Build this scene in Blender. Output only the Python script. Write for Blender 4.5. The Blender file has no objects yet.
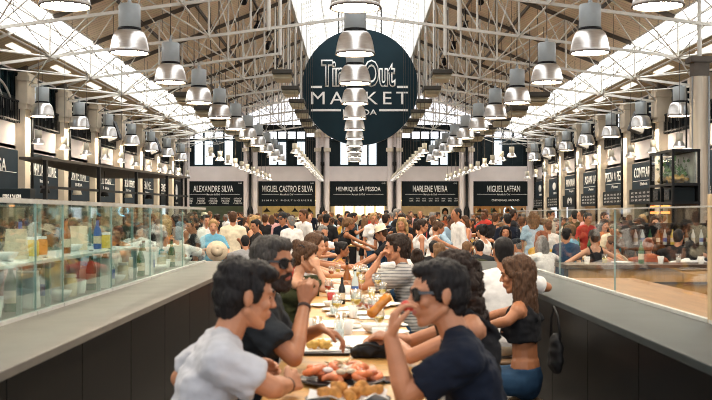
import bpy, bmesh, math, random
from mathutils import Vector, Matrix, noise
V = Vector
PI = math.pi
random.seed(7)
SC = bpy.context.scene
COL = SC.collection
EYE = 1.66            # camera height
FPX = 1030.0          # focal length in pixels of the 712 x 400 frame
VX, VY = 354.0, 215.0 # vanishing point of the hall

def at(px, py, y):
    """World point seen at pixel (px, py) at depth y."""
    return V(((px - VX) * y / FPX, y, EYE + (VY - py) * y / FPX))

# ---------------------------------------------------------------- materials
MATS = {}
def mat(name, col, rough=0.6, metal=0.0, var=0.12, scale=8.0, bump=0.0, emit=None, estr=0.0, spec=0.5, stretch=None, coat=0.0, sheen=0.0):
    if name in MATS: return MATS[name]
    m = bpy.data.materials.new(name); m.use_nodes = True
    nt = m.node_tree; nt.nodes.clear()
    out = nt.nodes.new('ShaderNodeOutputMaterial')
    b = nt.nodes.new('ShaderNodeBsdfPrincipled')
    nt.links.new(b.outputs[0], out.inputs[0])
    b.inputs['Roughness'].default_value = rough
    b.inputs['Metallic'].default_value = metal
    b.inputs['Specular IOR Level'].default_value = spec
    if coat: b.inputs['Coat Weight'].default_value = coat; b.inputs['Coat Roughness'].default_value = 0.08
    if sheen: b.inputs['Sheen Weight'].default_value = sheen
    tc = nt.nodes.new('ShaderNodeTexCoord')
    mp = nt.nodes.new('ShaderNodeMapping')
    nt.links.new(tc.outputs['Object'], mp.inputs[0])
    if stretch: mp.inputs['Scale'].default_value = stretch
    n = nt.nodes.new('ShaderNodeTexNoise'); n.inputs['Scale'].default_value = scale; n.inputs['Detail'].default_value = 4
    nt.links.new(mp.outputs[0], n.inputs['Vector'])
    r = nt.nodes.new('ShaderNodeValToRGB')
    c0 = [max(0, c * (1 - var)) for c in col[:3]] + [1]; c1 = [min(1, c * (1 + var)) for c in col[:3]] + [1]
    r.color_ramp.elements[0].position = 0.3; r.color_ramp.elements[0].color = c0
    r.color_ramp.elements[1].position = 0.7; r.color_ramp.elements[1].color = c1
    nt.links.new(n.outputs['Fac'], r.inputs[0]); nt.links.new(r.outputs[0], b.inputs['Base Color'])
    if bump:
        bp = nt.nodes.new('ShaderNodeBump'); bp.inputs['Strength'].default_value = bump; bp.inputs['Distance'].default_value = 0.01
        nt.links.new(n.outputs['Fac'], bp.inputs['Height']); nt.links.new(bp.outputs[0], b.inputs['Normal'])
    if emit:
        b.inputs['Emission Color'].default_value = list(emit) + [1]; b.inputs['Emission Strength'].default_value = estr
    m.diffuse_color = list(col[:3]) + [1]
    MATS[name] = m
    return m

def mat_planks(name, c0, c1, axis_rot=(0, 0, 0), sx=1.0, width=0.16, length=4.0, rough=0.6, mortar=0.015, line=(0.1, 0.07, 0.05)):
    m = bpy.data.materials.new(name); m.use_nodes = True
    nt = m.node_tree; b = nt.nodes['Principled BSDF']; b.inputs['Roughness'].default_value = rough
    tc = nt.nodes.new('ShaderNodeTexCoord'); mp = nt.nodes.new('ShaderNodeMapping'); mp.inputs['Rotation'].default_value = axis_rot
    nt.links.new(tc.outputs['Object'], mp.inputs[0])
    br = nt.nodes.new('ShaderNodeTexBrick'); br.inputs['Scale'].default_value = 1.0
    br.inputs['Brick Width'].default_value = length; br.inputs['Row Height'].default_value = width
    br.inputs['Mortar Size'].default_value = mortar; br.inputs['Color1'].default_value = list(c0) + [1]; br.inputs['Color2'].default_value = list(c1) + [1]
    br.inputs['Mortar'].default_value = list(line) + [1]
    nt.links.new(mp.outputs[0], br.inputs['Vector'])
    n = nt.nodes.new('ShaderNodeTexNoise'); n.inputs['Scale'].default_value = 3; n.inputs['Detail'].default_value = 5
    nt.links.new(tc.outputs['Object'], n.inputs['Vector'])
    mx = nt.nodes.new('ShaderNodeMix'); mx.data_type = 'RGBA'; mx.blend_type = 'MULTIPLY'; mx.inputs[0].default_value = 0.15
    nt.links.new(br.outputs['Color'], mx.inputs[6]); nt.links.new(n.outputs['Color'], mx.inputs[7])
    nt.links.new(mx.outputs[2], b.inputs['Base Color'])
    MATS[name] = m
    return m

def mat_emit(name, col, strength):
    m = bpy.data.materials.new(name); m.use_nodes = True
    nt = m.node_tree; nt.nodes.clear()
    out = nt.nodes.new('ShaderNodeOutputMaterial'); e = nt.nodes.new('ShaderNodeEmission')
    tc = nt.nodes.new('ShaderNodeTexCoord'); n = nt.nodes.new('ShaderNodeTexNoise'); n.inputs['Scale'].default_value = 0.7
    nt.links.new(tc.outputs['Object'], n.inputs['Vector'])
    r = nt.nodes.new('ShaderNodeValToRGB')
    r.color_ramp.elements[0].color = [c * 0.92 for c in col] + [1]; r.color_ramp.elements[1].color = list(col) + [1]
    nt.links.new(n.outputs['Fac'], r.inputs[0]); nt.links.new(r.outputs[0], e.inputs[0])
    e.inputs[1].default_value = strength
    nt.links.new(e.outputs[0], out.inputs[0])
    MATS[name] = m
    return m

def mat_glass(name, tint, gloss=0.12, rough=0.02, fres=0.35):
    m = bpy.data.materials.new(name); m.use_nodes = True
    nt = m.node_tree; nt.nodes.clear()
    out = nt.nodes.new('ShaderNodeOutputMaterial')
    t = nt.nodes.new('ShaderNodeBsdfTransparent'); t.inputs[0].default_value = list(tint) + [1]
    g = nt.nodes.new('ShaderNodeBsdfGlossy'); g.inputs['Roughness'].default_value = rough; g.inputs[0].default_value = (1, 1, 1, 1)
    lw = nt.nodes.new('ShaderNodeLayerWeight'); lw.inputs[0].default_value = 0.25
    ma = nt.nodes.new('ShaderNodeMath'); ma.operation = 'MULTIPLY_ADD'; ma.inputs[1].default_value = fres; ma.inputs[2].default_value = gloss
    nt.links.new(lw.outputs['Fresnel'], ma.inputs[0])
    mx = nt.nodes.new('ShaderNodeMixShader')
    nt.links.new(ma.outputs[0], mx.inputs[0]); nt.links.new(t.outputs[0], mx.inputs[1]); nt.links.new(g.outputs[0], mx.inputs[2])
    nt.links.new(mx.outputs[0], out.inputs[0])
    MATS[name] = m
    return m

# ---------------------------------------------------------------- mesh builder
class MB:
    def __init__(s): s.v = []; s.f = []; s.m = []; s.mi = 0; s.sm = []
    def add(s, vs, fs, smooth=False):
        b = len(s.v); s.v.extend([tuple(v) for v in vs])
        for f in fs: s.f.append(tuple(i + b for i in f)); s.m.append(s.mi); s.sm.append(smooth)
        return s
    def box(s, x0, x1, y0, y1, z0, z1):
        vs = [(x0, y0, z0), (x1, y0, z0), (x1, y1, z0), (x0, y1, z0), (x0, y0, z1), (x1, y0, z1), (x1, y1, z1), (x0, y1, z1)]
        return s.add(vs, [(3, 2, 1, 0), (4, 5, 6, 7), (0, 1, 5, 4), (1, 2, 6, 5), (2, 3, 7, 6), (3, 0, 4, 7)])
    def hexa(s, p):  # 8 points ordered as box
        return s.add(p, [(3, 2, 1, 0), (4, 5, 6, 7), (0, 1, 5, 4), (1, 2, 6, 5), (2, 3, 7, 6), (3, 0, 4, 7)])
    def bar(s, a, b, w, h, up=(0, 0, 1)):
        a, b = V(a), V(b); d = (b - a).normalized(); u = V(up)
        x = d.cross(u)
        if x.length < 1e-4: x = d.cross(V((1, 0, 0)))
        x.normalize(); u = x.cross(d).normalized()
        x *= w / 2; u *= h / 2
        return s.hexa([a - x - u, a + x - u, b + x - u, b - x - u, a - x + u, a + x + u, b + x + u, b - x + u])
    def tube(s, a, b, r, r2=None, n=8, caps=True):
        a, b = V(a), V(b); r2 = r if r2 is None else r2
        d = (b - a).normalized(); x = d.orthogonal().normalized(); y = d.cross(x)
        vs = []
        for p, q in ((a, r), (b, r2)):
            for i in range(n):
                t = 2 * PI * i / n; vs.append(p + (x * math.cos(t) + y * math.sin(t)) * q)
        fs = [(i, (i + 1) % n, n + (i + 1) % n, n + i) for i in range(n)]
        s.add(vs, fs, True)
        if caps: s.add(vs, [tuple(range(n - 1, -1, -1)), tuple(range(n, 2 * n))])
        return s
    def path(s, pts, r, n=8):
        pts = [V(p) for p in pts]; vs = []; k = len(pts); prev = None
        for j, p in enumerate(pts):
            d = (pts[min(j + 1, k - 1)] - pts[max(j - 1, 0)]).normalized()
            x = d.orthogonal().normalized() if prev is None else (prev - d * prev.dot(d)).normalized()
            prev = x; y = d.cross(x)
            for i in range(n):
                t = 2 * PI * i / n; vs.append(p + (x * math.cos(t) + y * math.sin(t)) * (r[j] if isinstance(r, (list, tuple)) else r))
        fs = []
        for j in range(k - 1):
            for i in range(n): fs.append((j * n + i, j * n + (i + 1) % n, (j + 1) * n + (i + 1) % n, (j + 1) * n + i))
        fs += [tuple(range(n - 1, -1, -1)), tuple(range((k - 1) * n, k * n))]
        return s.add(vs, fs, True)
    def lathe(s, prof, c=(0, 0, 0), n=20, cap0=False, cap1=False, sx=1, sy=1):
        c = V(c); vs = []; k = len(prof)
        for r, z in prof:
            for i in range(n):
                t = 2 * PI * i / n; vs.append(c + V((r * math.cos(t) * sx, r * math.sin(t) * sy, z)))
        fs = []
        for j in range(k - 1):
            for i in range(n): fs.append((j * n + i, j * n + (i + 1) % n, (j + 1) * n + (i + 1) % n, (j + 1) * n + i))
        s.add(vs, fs, True)
        if cap0: s.add(vs, [tuple(range(n - 1, -1, -1))])
        if cap1: s.add(vs, [tuple(range((k - 1) * n, k * n))])
        return s
    def ell(s, c, rad, rot=None, nu=14, nv=9):
        c = V(c); vs = []; R = rot or Matrix.Identity(3)
        vs.append(c + R @ V((0, 0, -rad[2])))
        for j in range(1, nv):
            ph = PI * j / nv - PI / 2
            for i in range(nu):
                t = 2 * PI * i / nu
                vs.append(c + R @ V((rad[0] * math.cos(ph) * math.cos(t), rad[1] * math.cos(ph) * math.sin(t), rad[2] * math.sin(ph))))
        vs.append(c + R @ V((0, 0, rad[2]))); top = len(vs) - 1
        fs = [(0, 1 + (i + 1) % nu, 1 + i) for i in range(nu)]
        for j in range(nv - 2):
            a = 1 + j * nu; b = a + nu
            for i in range(nu): fs.append((a + i, a + (i + 1) % nu, b + (i + 1) % nu, b + i))
        a = 1 + (nv - 2) * nu
        fs += [(a + i, a + (i + 1) % nu, top) for i in range(nu)]
        return s.add(vs, fs, True)
    def cap(s, p0, p1, r0, r1, n=12, flat=(False, False), sx=1.0, side=None, k=4):
        """Tapered capsule; sx stretches the section along `side`."""
        p0, p1 = V(p0), V(p1); d = p1 - p0
        d = d.normalized() if d.length > 1e-6 else V((0, 0, 1))
        x = V(side) - d * V(side).dot(d) if side is not None else d.orthogonal()
        x.normalize(); y = d.cross(x)
        rings = []
        if flat[0]: rings.append((p0, r0))
        else:
            for j in range(k): a = PI / 2 * j / k; rings.append((p0 - d * r0 * math.cos(a), max(r0 * math.sin(a), r0 * 0.05)))
            rings.append((p0, r0))
        rings.append((p1, r1))
        if not flat[1]:
            for j in range(k - 1, -1, -1): a = PI / 2 * j / k; rings.append((p1 + d * r1 * math.cos(a), max(r1 * math.sin(a), r1 * 0.05)))
        vs = []
        for p, r in rings:
            for i in range(n):
                t = 2 * PI * i / n; vs.append(p + x * (r * sx * math.cos(t)) + y * (r * math.sin(t)))
        m = len(rings); fs = [tuple(range(n - 1, -1, -1)), tuple(range((m - 1) * n, m * n))]
        for j in range(m - 1):
            for i in range(n): fs.append((j * n + i, j * n + (i + 1) % n, (j + 1) * n + (i + 1) % n, (j + 1) * n + i))
        return s.add(vs, fs, True)
    def mesh(s, name):
        me = bpy.data.meshes.new(name); me.from_pydata(s.v, [], s.f)
        me.polygons.foreach_set('material_index', s.m); me.polygons.foreach_set('use_smooth', s.sm)
        me.update(); return me
    def build(s, name, m, parent=None, fixn=False, bevel=0.0):
        me = s.mesh(name)
        if fixn:
            b = bmesh.new(); b.from_mesh(me); bmesh.ops.recalc_face_normals(b, faces=b.faces); b.to_mesh(me); b.free()
        for x in (m if isinstance(m, (list, tuple)) else [m]): me.materials.append(x)
        return link(name, me, parent, bevel)

def link(name, me, parent=None, bevel=0.0):
    o = bpy.data.objects.new(name, me); COL.objects.link(o)
    if parent is not None: o.parent = parent
    if bevel:
        md = o.modifiers.new('bevel', 'BEVEL'); md.width = bevel; md.segments = 2; md.limit_method = 'ANGLE'
    return o
def tag(o, label=None, cat=None, group=None, kind=None):
    if label: o['label'] = label
    if cat: o['category'] = cat
    if group: o['group'] = group
    if kind: o['kind'] = kind
    return o
def empty(name, loc=(0, 0, 0), rz=0.0):
    o = bpy.data.objects.new(name, None); COL.objects.link(o); o.location = loc; o.rotation_euler = (0, 0, rz); o.empty_display_size = 0.1
    return o
def thing(name, label, cat, loc=(0, 0, 0), rz=0.0, group=None): return tag(empty(name, loc, rz), label, cat, group)
def struct(o, label=None):
    o['kind'] = 'structure'
    if label: o['label'] = label
    return o
def copy_tree(o, parent=None):
    c = o.copy(); COL.objects.link(c)
    if parent is not None: c.parent = parent
    for ch in o.children: copy_tree(ch, c)
    return c
ORD = ['', 'second ', 'third ', 'fourth ', 'fifth ', 'sixth ', 'seventh ', 'eighth ', 'ninth ', 'tenth ', 'eleventh ', 'twelfth ', 'thirteenth ', 'fourteenth ', 'fifteenth ', 'sixteenth ', 'seventeenth ', 'eighteenth ', 'nineteenth ', 'twentieth ']
def nth(i): return ORD[i] if i < len(ORD) else '%dth ' % (i + 1)

# ---------------------------------------------------------------- blob: fuse closed shapes into one continuous skin
def blob(name, mb, voxel=0.01, smooth=3, wrinkle=None, factor=0.5, bias=0.0):
    me = mb.mesh('tmp_' + name)
    o = bpy.data.objects.new('tmp', me); COL.objects.link(o)
    r = o.modifiers.new('r', 'REMESH'); r.mode = 'VOXEL'; r.voxel_size = voxel; r.use_smooth_shade = True
    if smooth:
        sm = o.modifiers.new('s', 'SMOOTH'); sm.iterations = smooth; sm.factor = factor
    dg = bpy.context.evaluated_depsgraph_get(); dg.update()
    out = bpy.data.meshes.new_from_object(o.evaluated_get(dg))
    out.name = name
    bpy.data.objects.remove(o); bpy.data.meshes.remove(me)
    if wrinkle:
        for amp, fr in wrinkle:
            nm = [v.normal.copy() for v in out.vertices]
            for v, n in zip(out.vertices, nm):
                p = V((v.co.x * fr[0], v.co.y * fr[1], v.co.z * fr[2]))
                v.co += n * ((noise.noise(p) + bias) * amp)
    for p in out.polygons: p.use_smooth = True
    out.materials.clear()
    return out

def text_mesh(s, width=None, height=1.0, extrude=0.006, offset=0.0, spacing=1.0):
    """Flat lettering in the XZ plane, centred, facing -Y."""
    cu = bpy.data.curves.new('t', 'FONT'); cu.body = s; cu.size = 1.0; cu.offset = offset; cu.space_character = spacing; cu.resolution_u = 3
    o = bpy.data.objects.new('t', cu); COL.objects.link(o)
    dg = bpy.context.evaluated_depsgraph_get(); dg.update()
    me = bpy.data.meshes.new_from_object(o.evaluated_get(dg))
    bpy.data.objects.remove(o); bpy.data.curves.remove(cu)
    xs = [v.co.x for v in me.vertices]; ys = [v.co.y for v in me.vertices]
    cx, cy = (min(xs) + max(xs)) / 2, (min(ys) + max(ys)) / 2
    w, h = max(xs) - min(xs), max(ys) - min(ys)
    ky = height / h; kx = width / w if width else ky
    bm = bmesh.new(); bm.from_mesh(me)
    for v in bm.verts: v.co = V(((v.co.x - cx) * kx, 0, (v.co.y - cy) * ky))
    if extrude:
        r = bmesh.ops.extrude_face_region(bm, geom=bm.faces[:])
        for e in r['geom']:
            if isinstance(e, bmesh.types.BMVert): e.co.y -= extrude
        bmesh.ops.recalc_face_normals(bm, faces=bm.faces)
    bm.to_mesh(me); bm.free(); me.materials.clear()
    return me
def text(s, m, parent, loc, width=None, height=1.0, rz=0.0, name='lettering', **kw):
    me = text_mesh(s, width, height, **kw); me.materials.append(m)
    o = link(name, me, parent); o.location = loc; o.rotation_euler = (0, 0, rz)
    return o
# ---------------------------------------------------------------- people
SKINS = {'light': (0.50, 0.22, 0.115), 'fair': (0.60, 0.31, 0.185), 'tan': (0.39, 0.155, 0.07), 'brown': (0.17, 0.075, 0.04)}
HAIRS = {'black': (0.012, 0.010, 0.010), 'dark brown': (0.028, 0.016, 0.011), 'brown': (0.075, 0.036, 0.018), 'light brown': (0.16, 0.085, 0.04),
         'blond': (0.42, 0.27, 0.12), 'grey': (0.20, 0.19, 0.18), 'dark grey': (0.055, 0.048, 0.042), 'red': (0.19, 0.05, 0.02)}
CLOTH = {'white': (0.78, 0.76, 0.74), 'black': (0.012, 0.012, 0.014), 'navy': (0.006, 0.010, 0.022), 'light blue': (0.36, 0.50, 0.62), 'grey': (0.30, 0.30, 0.31),
         'pink': (0.68, 0.38, 0.38), 'mustard': (0.62, 0.36, 0.05), 'teal': (0.05, 0.28, 0.30), 'red': (0.45, 0.04, 0.03), 'beige': (0.62, 0.52, 0.38),
         'olive': (0.035, 0.038, 0.014), 'charcoal': (0.020, 0.024, 0.029), 'denim blue': (0.02, 0.055, 0.11), 'cream': (0.72, 0.64, 0.48), 'orange': (0.55, 0.17, 0.03),
         'rust': (0.28, 0.07, 0.03), 'sky blue': (0.16, 0.42, 0.58), 'brown': (0.12, 0.06, 0.03)}
def skin_m(k): return mat('skin_' + k, SKINS[k], 0.5, var=0.10, scale=14, bump=0.05)
def hair_m(k): return mat('hair_' + k.replace(' ', '_'), HAIRS[k], 0.55, var=0.5, scale=22, bump=0.5, stretch=(5, 5, 1.0), spec=0.22)
def cloth_m(k): return mat('cloth_' + k.replace(' ', '_'), CLOTH[k], 0.9, var=0.12, scale=20, bump=0.25, spec=0.25)
M_EYE = mat('eye_dark', (0.03, 0.02, 0.018), 0.25)
M_LIP = mat('lip', (0.42, 0.13, 0.11), 0.4)
M_SHOE = mat('shoe', (0.05, 0.045, 0.04), 0.5)

def rotm(yaw, pitch=0.0, roll=0.0):
    """Columns right, forward, up; yaw turns to the left about Z, pitch tips forward (down)."""
    return Matrix.Rotation(yaw, 3, 'Z') @ Matrix.Rotation(-pitch, 3, 'X') @ Matrix.Rotation(roll, 3, 'Y')

def ik(s, t, l1, l2, pole):
    d = t - s; L = min(d.length, (l1 + l2) * 0.995); u = d.normalized()
    a = (l1 * l1 - l2 * l2 + L * L) / (2 * L); h = math.sqrt(max(l1 * l1 - a * a, 0))
    p = V(pole); p = p - u * p.dot(u); p.normalize()
    return s + u * a + p * h, s + u * L

def joints(sp):
    """Joint positions in a local frame facing +Y with the floor at z = 0."""
    J = {}; fem = sp.get('fem', False)
    sw = 0.155 if fem else 0.178
    lean = math.radians(sp.get('lean', 3)); tilt = math.radians(sp.get('tilt', 0))
    seat = sp.get('seat')
    J['P'] = V((0, 0, 0.95)) if seat is None else V((0, 0, seat + 0.09))
    tw = Matrix.Rotation(math.radians(sp.get('twist', 0)), 3, 'Z')
    ax = [V((math.sin(tilt) * k, math.sin(lean * k), math.cos(lean * k))).normalized() for k in (0.5, 1.0, 1.3)]
    J['W'] = J['P'] + ax[0] * 0.17
    J['C'] = J['W'] + ax[1] * 0.20
    J['N'] = J['C'] + ax[2] * 0.14
    J['up'] = ax[2]; r = tw @ V((1, 0, 0)); J['r'] = r
    f = ax[1].cross(r) * -1; f = (r.cross(ax[1])) * -1 if False else ax[1].cross(r)
    if f.y < 0: f = -f
    J['f'] = f
    base = J['C'] + ax[2] * 0.075
    J['SR'] = base + r * sw; J['SL'] = base - r * sw
    hy = math.radians(sp.get('hyaw', 0)); hp = math.radians(sp.get('hpitch', 5)); hr = math.radians(sp.get('hroll', 0))
    J['HR'] = rotm(hy, hp, hr)
    J['H'] = J['N'] + ax[2] * 0.085 + V((0, 0.025, 0.075)) + V((0, 0.03 * math.sin(lean) / 0.5, 0))
    hw = 0.095
    st = sp.get('stance', 0.10)
    if seat is None:
        for k, q in (('R', 1), ('L', -1)):
            J['hip' + k] = J['P'] + V((q * hw, 0, -0.05)); J['knee' + k] = V((q * st, 0.02, 0.49)); J['ank' + k] = V((q * (st + 0.01), -0.03, 0.085))
    else:
        kl = sp.get('shank', 0.40)
        for k, q in (('R', 1), ('L', -1)):
            J['hip' + k] = J['P'] + V((q * hw, 0.03, -0.02)); J['knee' + k] = V((q * 0.12, 0.42, seat + 0.06)); J['ank' + k] = V((q * 0.11, 0.36, max(seat + 0.06 - kl, 0.085)))
    for k, q in (('R', 1), ('L', -1)):
        S = J['S' + k]
        a = sp.get('arm' + k)
        if a is None:
            J['E' + k] = S + V((q * 0.06, -0.02, -0.28)); J['X' + k] = J['E' + k] + V((q * 0.01, 0.06, -0.24))
        elif len(a) == 2:   # target, pole
            J['E' + k], J['X' + k] = ik(S, V(a[0]), 0.29, 0.26, V(a[1]))
        else:               # explicit elbow, wrist
            J['E' + k], J['X' + k] = V(a[0]), V(a[1])
    return J

def torso_prims(mb, J, g=0.0, fem=False, bottom=True, top=True, fat=0.0):
    r, f = J['r'], J['f']
    P, W, C, N = J['P'], J['W'], J['C'], J['N']
    b = 0.9 if fem else 1.0
    if bottom:
        mb.cap(P - V((0, 0, 0.02)), P + (W - P) * 0.5, 0.106 + g, 0.098 + g + fat, sx=1.55 if fem else 1.45, side=r)
    mb.cap(P + (W - P) * 0.5, W + (C - W) * 0.3, (0.096 + g) * b + fat, (0.096 + g) * b + fat, sx=1.36, side=r)
    mb.cap(W + (C - W) * 0.3, C, (0.097 + g) * b + fat, (0.098 + g) * b, sx=1.5, side=r)
    if top:
        mb.cap(C - J['up'] * 0.04 + r * 0.07, C - J['up'] * 0.04 - r * 0.07, 0.094 * b + g, 0.094 * b + g)
        c = C + J['up'] * 0.06
        mb.cap(c + r * (J['SR'] - J['SL']).length * 0.32, c - r * (J['SR'] - J['SL']).length * 0.32, 0.074 * b + g, 0.074 * b + g)
        for k in 'RL':
            mb.cap(J['S' + k], N - (N - J['S' + k]) * 0.25 + V((0, 0, 0.0)), 0.062 * b + g, 0.05 + g)
    if fem:
        for q in (1, -1): mb.ell(C + f * 0.085 + r * q * 0.07 - J['up'] * 0.05, (0.058 + g,) * 3)
    elif top:
        for q in (1, -1): mb.ell(C + f * 0.042 + r * q * 0.07, (0.070 + g, 0.045 + g, 0.065 + g))

def hand_prims(mb, w, d, pn, q, curl=0.6, size=1.0, spread=0.18, fing=None):
    """Palm, four bent fingers and a thumb. d: wrist to knuckles, pn: palm normal (fingers curl towards it), q: thumb-side vector."""
    d = V(d).normalized(); pn = V(pn); pn = (pn - d * pn.dot(d)).normalized(); q = V(q); q = (q - d * q.dot(d) - pn * q.dot(pn)).normalized()
    s = size
    ks = []
    for i in range(4):
        o = (0.030 - 0.020 * i) * s
        k = w + d * (0.086 - 0.004 * abs(i - 1)) * s + q * o
        mb.cap(w + d * 0.015 * s + q * o * 0.55, k, 0.0150 * s, 0.0125 * s, n=8, k=2); ks.append((k, o))
    mb.cap(w + d * 0.03 * s - q * 0.012 * s, w + d * 0.06 * s + q * 0.02 * s, 0.016 * s, 0.015 * s, n=8, k=2)
    L = (0.90, 1.0, 0.94, 0.74)
    for i, (k, o) in enumerate(ks):
        c = (fing[i] if fing else curl)
        dd = (d + q * (o / 0.03) * spread * 0.5).normalized(); p = k
        for j, (l, a) in enumerate(((0.045, 0.75), (0.028, 1.0), (0.021, 0.7))):
            ax = dd.cross(pn).normalized(); dd = (Matrix.Rotation(c * a * 1.25, 3, ax) @ dd).normalized()
            pn2 = (Matrix.Rotation(c * a * 1.25, 3, ax) @ pn); n_ = p + dd * l * L[i] * s
            mb.cap(p, n_, (0.0098 - 0.0008 * j) * s, (0.0090 - 0.0008 * j) * s, n=8, k=2); p = n_
            pn = pn if j < 0 else pn
    b = w + d * 0.028 * s + q * 0.022 * s
    t1 = (d * 0.65 + q * 0.8 + pn * 0.25).normalized(); t2 = (d * 0.95 + q * 0.15 + pn * 0.45).normalized()
    p1 = b + t1 * 0.036 * s; p2 = p1 + t2 * 0.032 * s; p3 = p2 + (t2 * 0.8 - q * 0.3 + pn * 0.2).normalized() * 0.026 * s
    mb.cap(w + d * 0.012 * s + q * 0.012 * s, p1, 0.017 * s, 0.0125 * s, n=8, k=2); mb.cap(p1, p2, 0.0115 * s, 0.0105 * s, n=8, k=2); mb.cap(p2, p3, 0.0105 * s, 0.0085 * s, n=8, k=2)

def head_prims(mb, J, fem=False):
    H, R = J['H'], J['HR']
    P = lambda x, y, z: H + R @ V((x, y, z))
    E = lambda c, rad: mb.ell(P(*c), rad, R)
    k = 0.95 if fem else 1.0
    E((0, -0.018, 0.035), (0.074 * k, 0.094, 0.082)); E((0, 0.02, 0.02), (0.066 * k, 0.074, 0.085))
    E((0, 0.025, -0.045), (0.056 * k, 0.062, 0.062)); E((0, 0.055, -0.085), (0.031 * k, 0.030, 0.026)); E((0, 0.068, -0.098), (0.020 * k, 0.017, 0.015))
    for q in (1, -1):
        mb.cap(P(q * 0.056 * k, -0.005, -0.045), P(q * 0.022, 0.058, -0.092), 0.020, 0.018, n=8, k=2)   # jaw line
        E((q * 0.038 * k, 0.062, -0.018), (0.024, 0.022, 0.022))                                        # cheek
        mb.cap(P(q * 0.014, 0.088, 0.030), P(q * 0.045 * k, 0.073, 0.030), 0.0115, 0.010, n=8, k=2)       # brow
        mb.ell(P(q * 0.075 * k, -0.012, 0.0), (0.009, 0.020, 0.032), R @ Matrix.Rotation(q * -0.35, 3, 'Z')) # ear
        mb.ell(P(q * 0.081 * k, -0.020, 0.006), (0.006, 0.014, 0.026), R @ Matrix.Rotation(q * -0.5, 3, 'Z'))
        E((q * 0.012, 0.099, -0.022), (0.009, 0.010, 0.008))                                             # nostril wing
        E((q * 0.031, 0.072, 0.008), (0.016, 0.012, 0.011))                                             # eye
    mb.cap(P(0, 0.086, 0.022), P(0, 0.108, -0.016), 0.0095, 0.0115, n=8, k=2)
    E((0, 0.110, -0.020), (0.011, 0.012, 0.010))
    E((0, 0.078, -0.052), (0.030, 0.020, 0.026))
    E((0, 0.094, -0.047), (0.021, 0.009, 0.0065)); E((0, 0.092, -0.060), (0.019, 0.010, 0.0075))

def limbs(mb, J, g=0.0, fem=False):
    b = 0.86 if fem else 1.0
    for k in 'RL':
        mb.cap(J['S' + k], J['E' + k], 0.052 * b + g, 0.040 * b + g, n=12)
        m = J['E' + k].lerp(J['X' + k], 0.3)
        mb.cap(J['E' + k], m, 0.040 * b + g, 0.042 * b + g); mb.cap(m, J['X' + k], 0.041 * b + g, 0.027 * b + g)

def legs(mb, J, g=0.0, upto='ank', flare=0.0):
    for k in 'RL':
        h, n, a = J['hip' + k], J['knee' + k], J['ank' + k]
        if upto == 'short':
            mb.cap(h, h.lerp(n, 0.75), 0.086 + g, 0.072 + g + flare, flat=(False, True))
        else:
            mb.cap(h, n, 0.084 + g, 0.056 + g); c = n.lerp(a, 0.3)
            mb.cap(n, c, 0.056 + g, 0.057 + g + flare); mb.cap(c, a, 0.057 + g + flare, 0.036 + g + flare, flat=(False, True))

def body_mesh(J, sp, voxel, detail):
    mb = MB(); fem = sp.get('fem', False)
    torso_prims(mb, J, -0.004, fem); limbs(mb, J, 0, fem)
    mb.cap(J['N'] - J['up'] * 0.05, J['H'] + J['HR'] @ V((0, -0.022, -0.05)), 0.056 * (0.88 if fem else 1), 0.052 * (0.88 if fem else 1))
    legs(mb, J)
    for k, q in (('R', 1), ('L', -1)):
        a = J['ank' + k]; mb.cap(a + V((0, -0.03, -0.045)), a + V((q * 0.02, 0.14, -0.055)), 0.032, 0.026)
        w = J['X' + k]; fd = (w - J['E' + k]).normalized()
        hs = sp.get('hand' + k)
        if detail:
            hs = hs or {}
            d = V(hs['d']) if 'd' in hs else fd
            pn = V(hs['pn']) if 'pn' in hs else V((-q, 0.2, 0)); tq = V(hs['q']) if 'q' in hs else V((0, 1, 0.3))
            hand_prims(mb, w, d, pn, tq, hs.get('curl', 0.45), hs.get('size', 0.94 if fem else 1.02), fing=hs.get('fing'))
        else:
            mb.cap(w, w + fd * 0.075, 0.028, 0.036, n=8, k=2, sx=1.2); mb.cap(w + fd * 0.08, w + fd * 0.14 + V((-q * 0.02, 0.0, 0)), 0.030, 0.018, n=8, k=2, sx=1.2)
            mb.cap(w + fd * 0.03, w + fd * 0.08 + V((0, 0.045, 0)), 0.017, 0.013, n=8, k=2)
    head_prims(mb, J, fem)
    me = blob('body', mb, voxel, 2 if detail else 1, factor=0.4)
    # lips and eyes as materials of the one skin
    Ri = J['HR'].transposed(); H = J['H']
    idx = []
    for p in me.polygons:
        c = p.center - H; i = 0
        if c.length < 0.16:
            l = Ri @ c
            if l.y > 0.05:
                if (abs(abs(l.x) - 0.031) / 0.013) ** 2 + ((l.z - 0.009) / 0.0055) ** 2 < 1: i = 1
                elif (l.x / 0.023) ** 2 + ((l.z + 0.053) / 0.011) ** 2 < 1: i = 2
        idx.append(i)
    me.polygons.foreach_set('material_index', idx)
    return me

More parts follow.
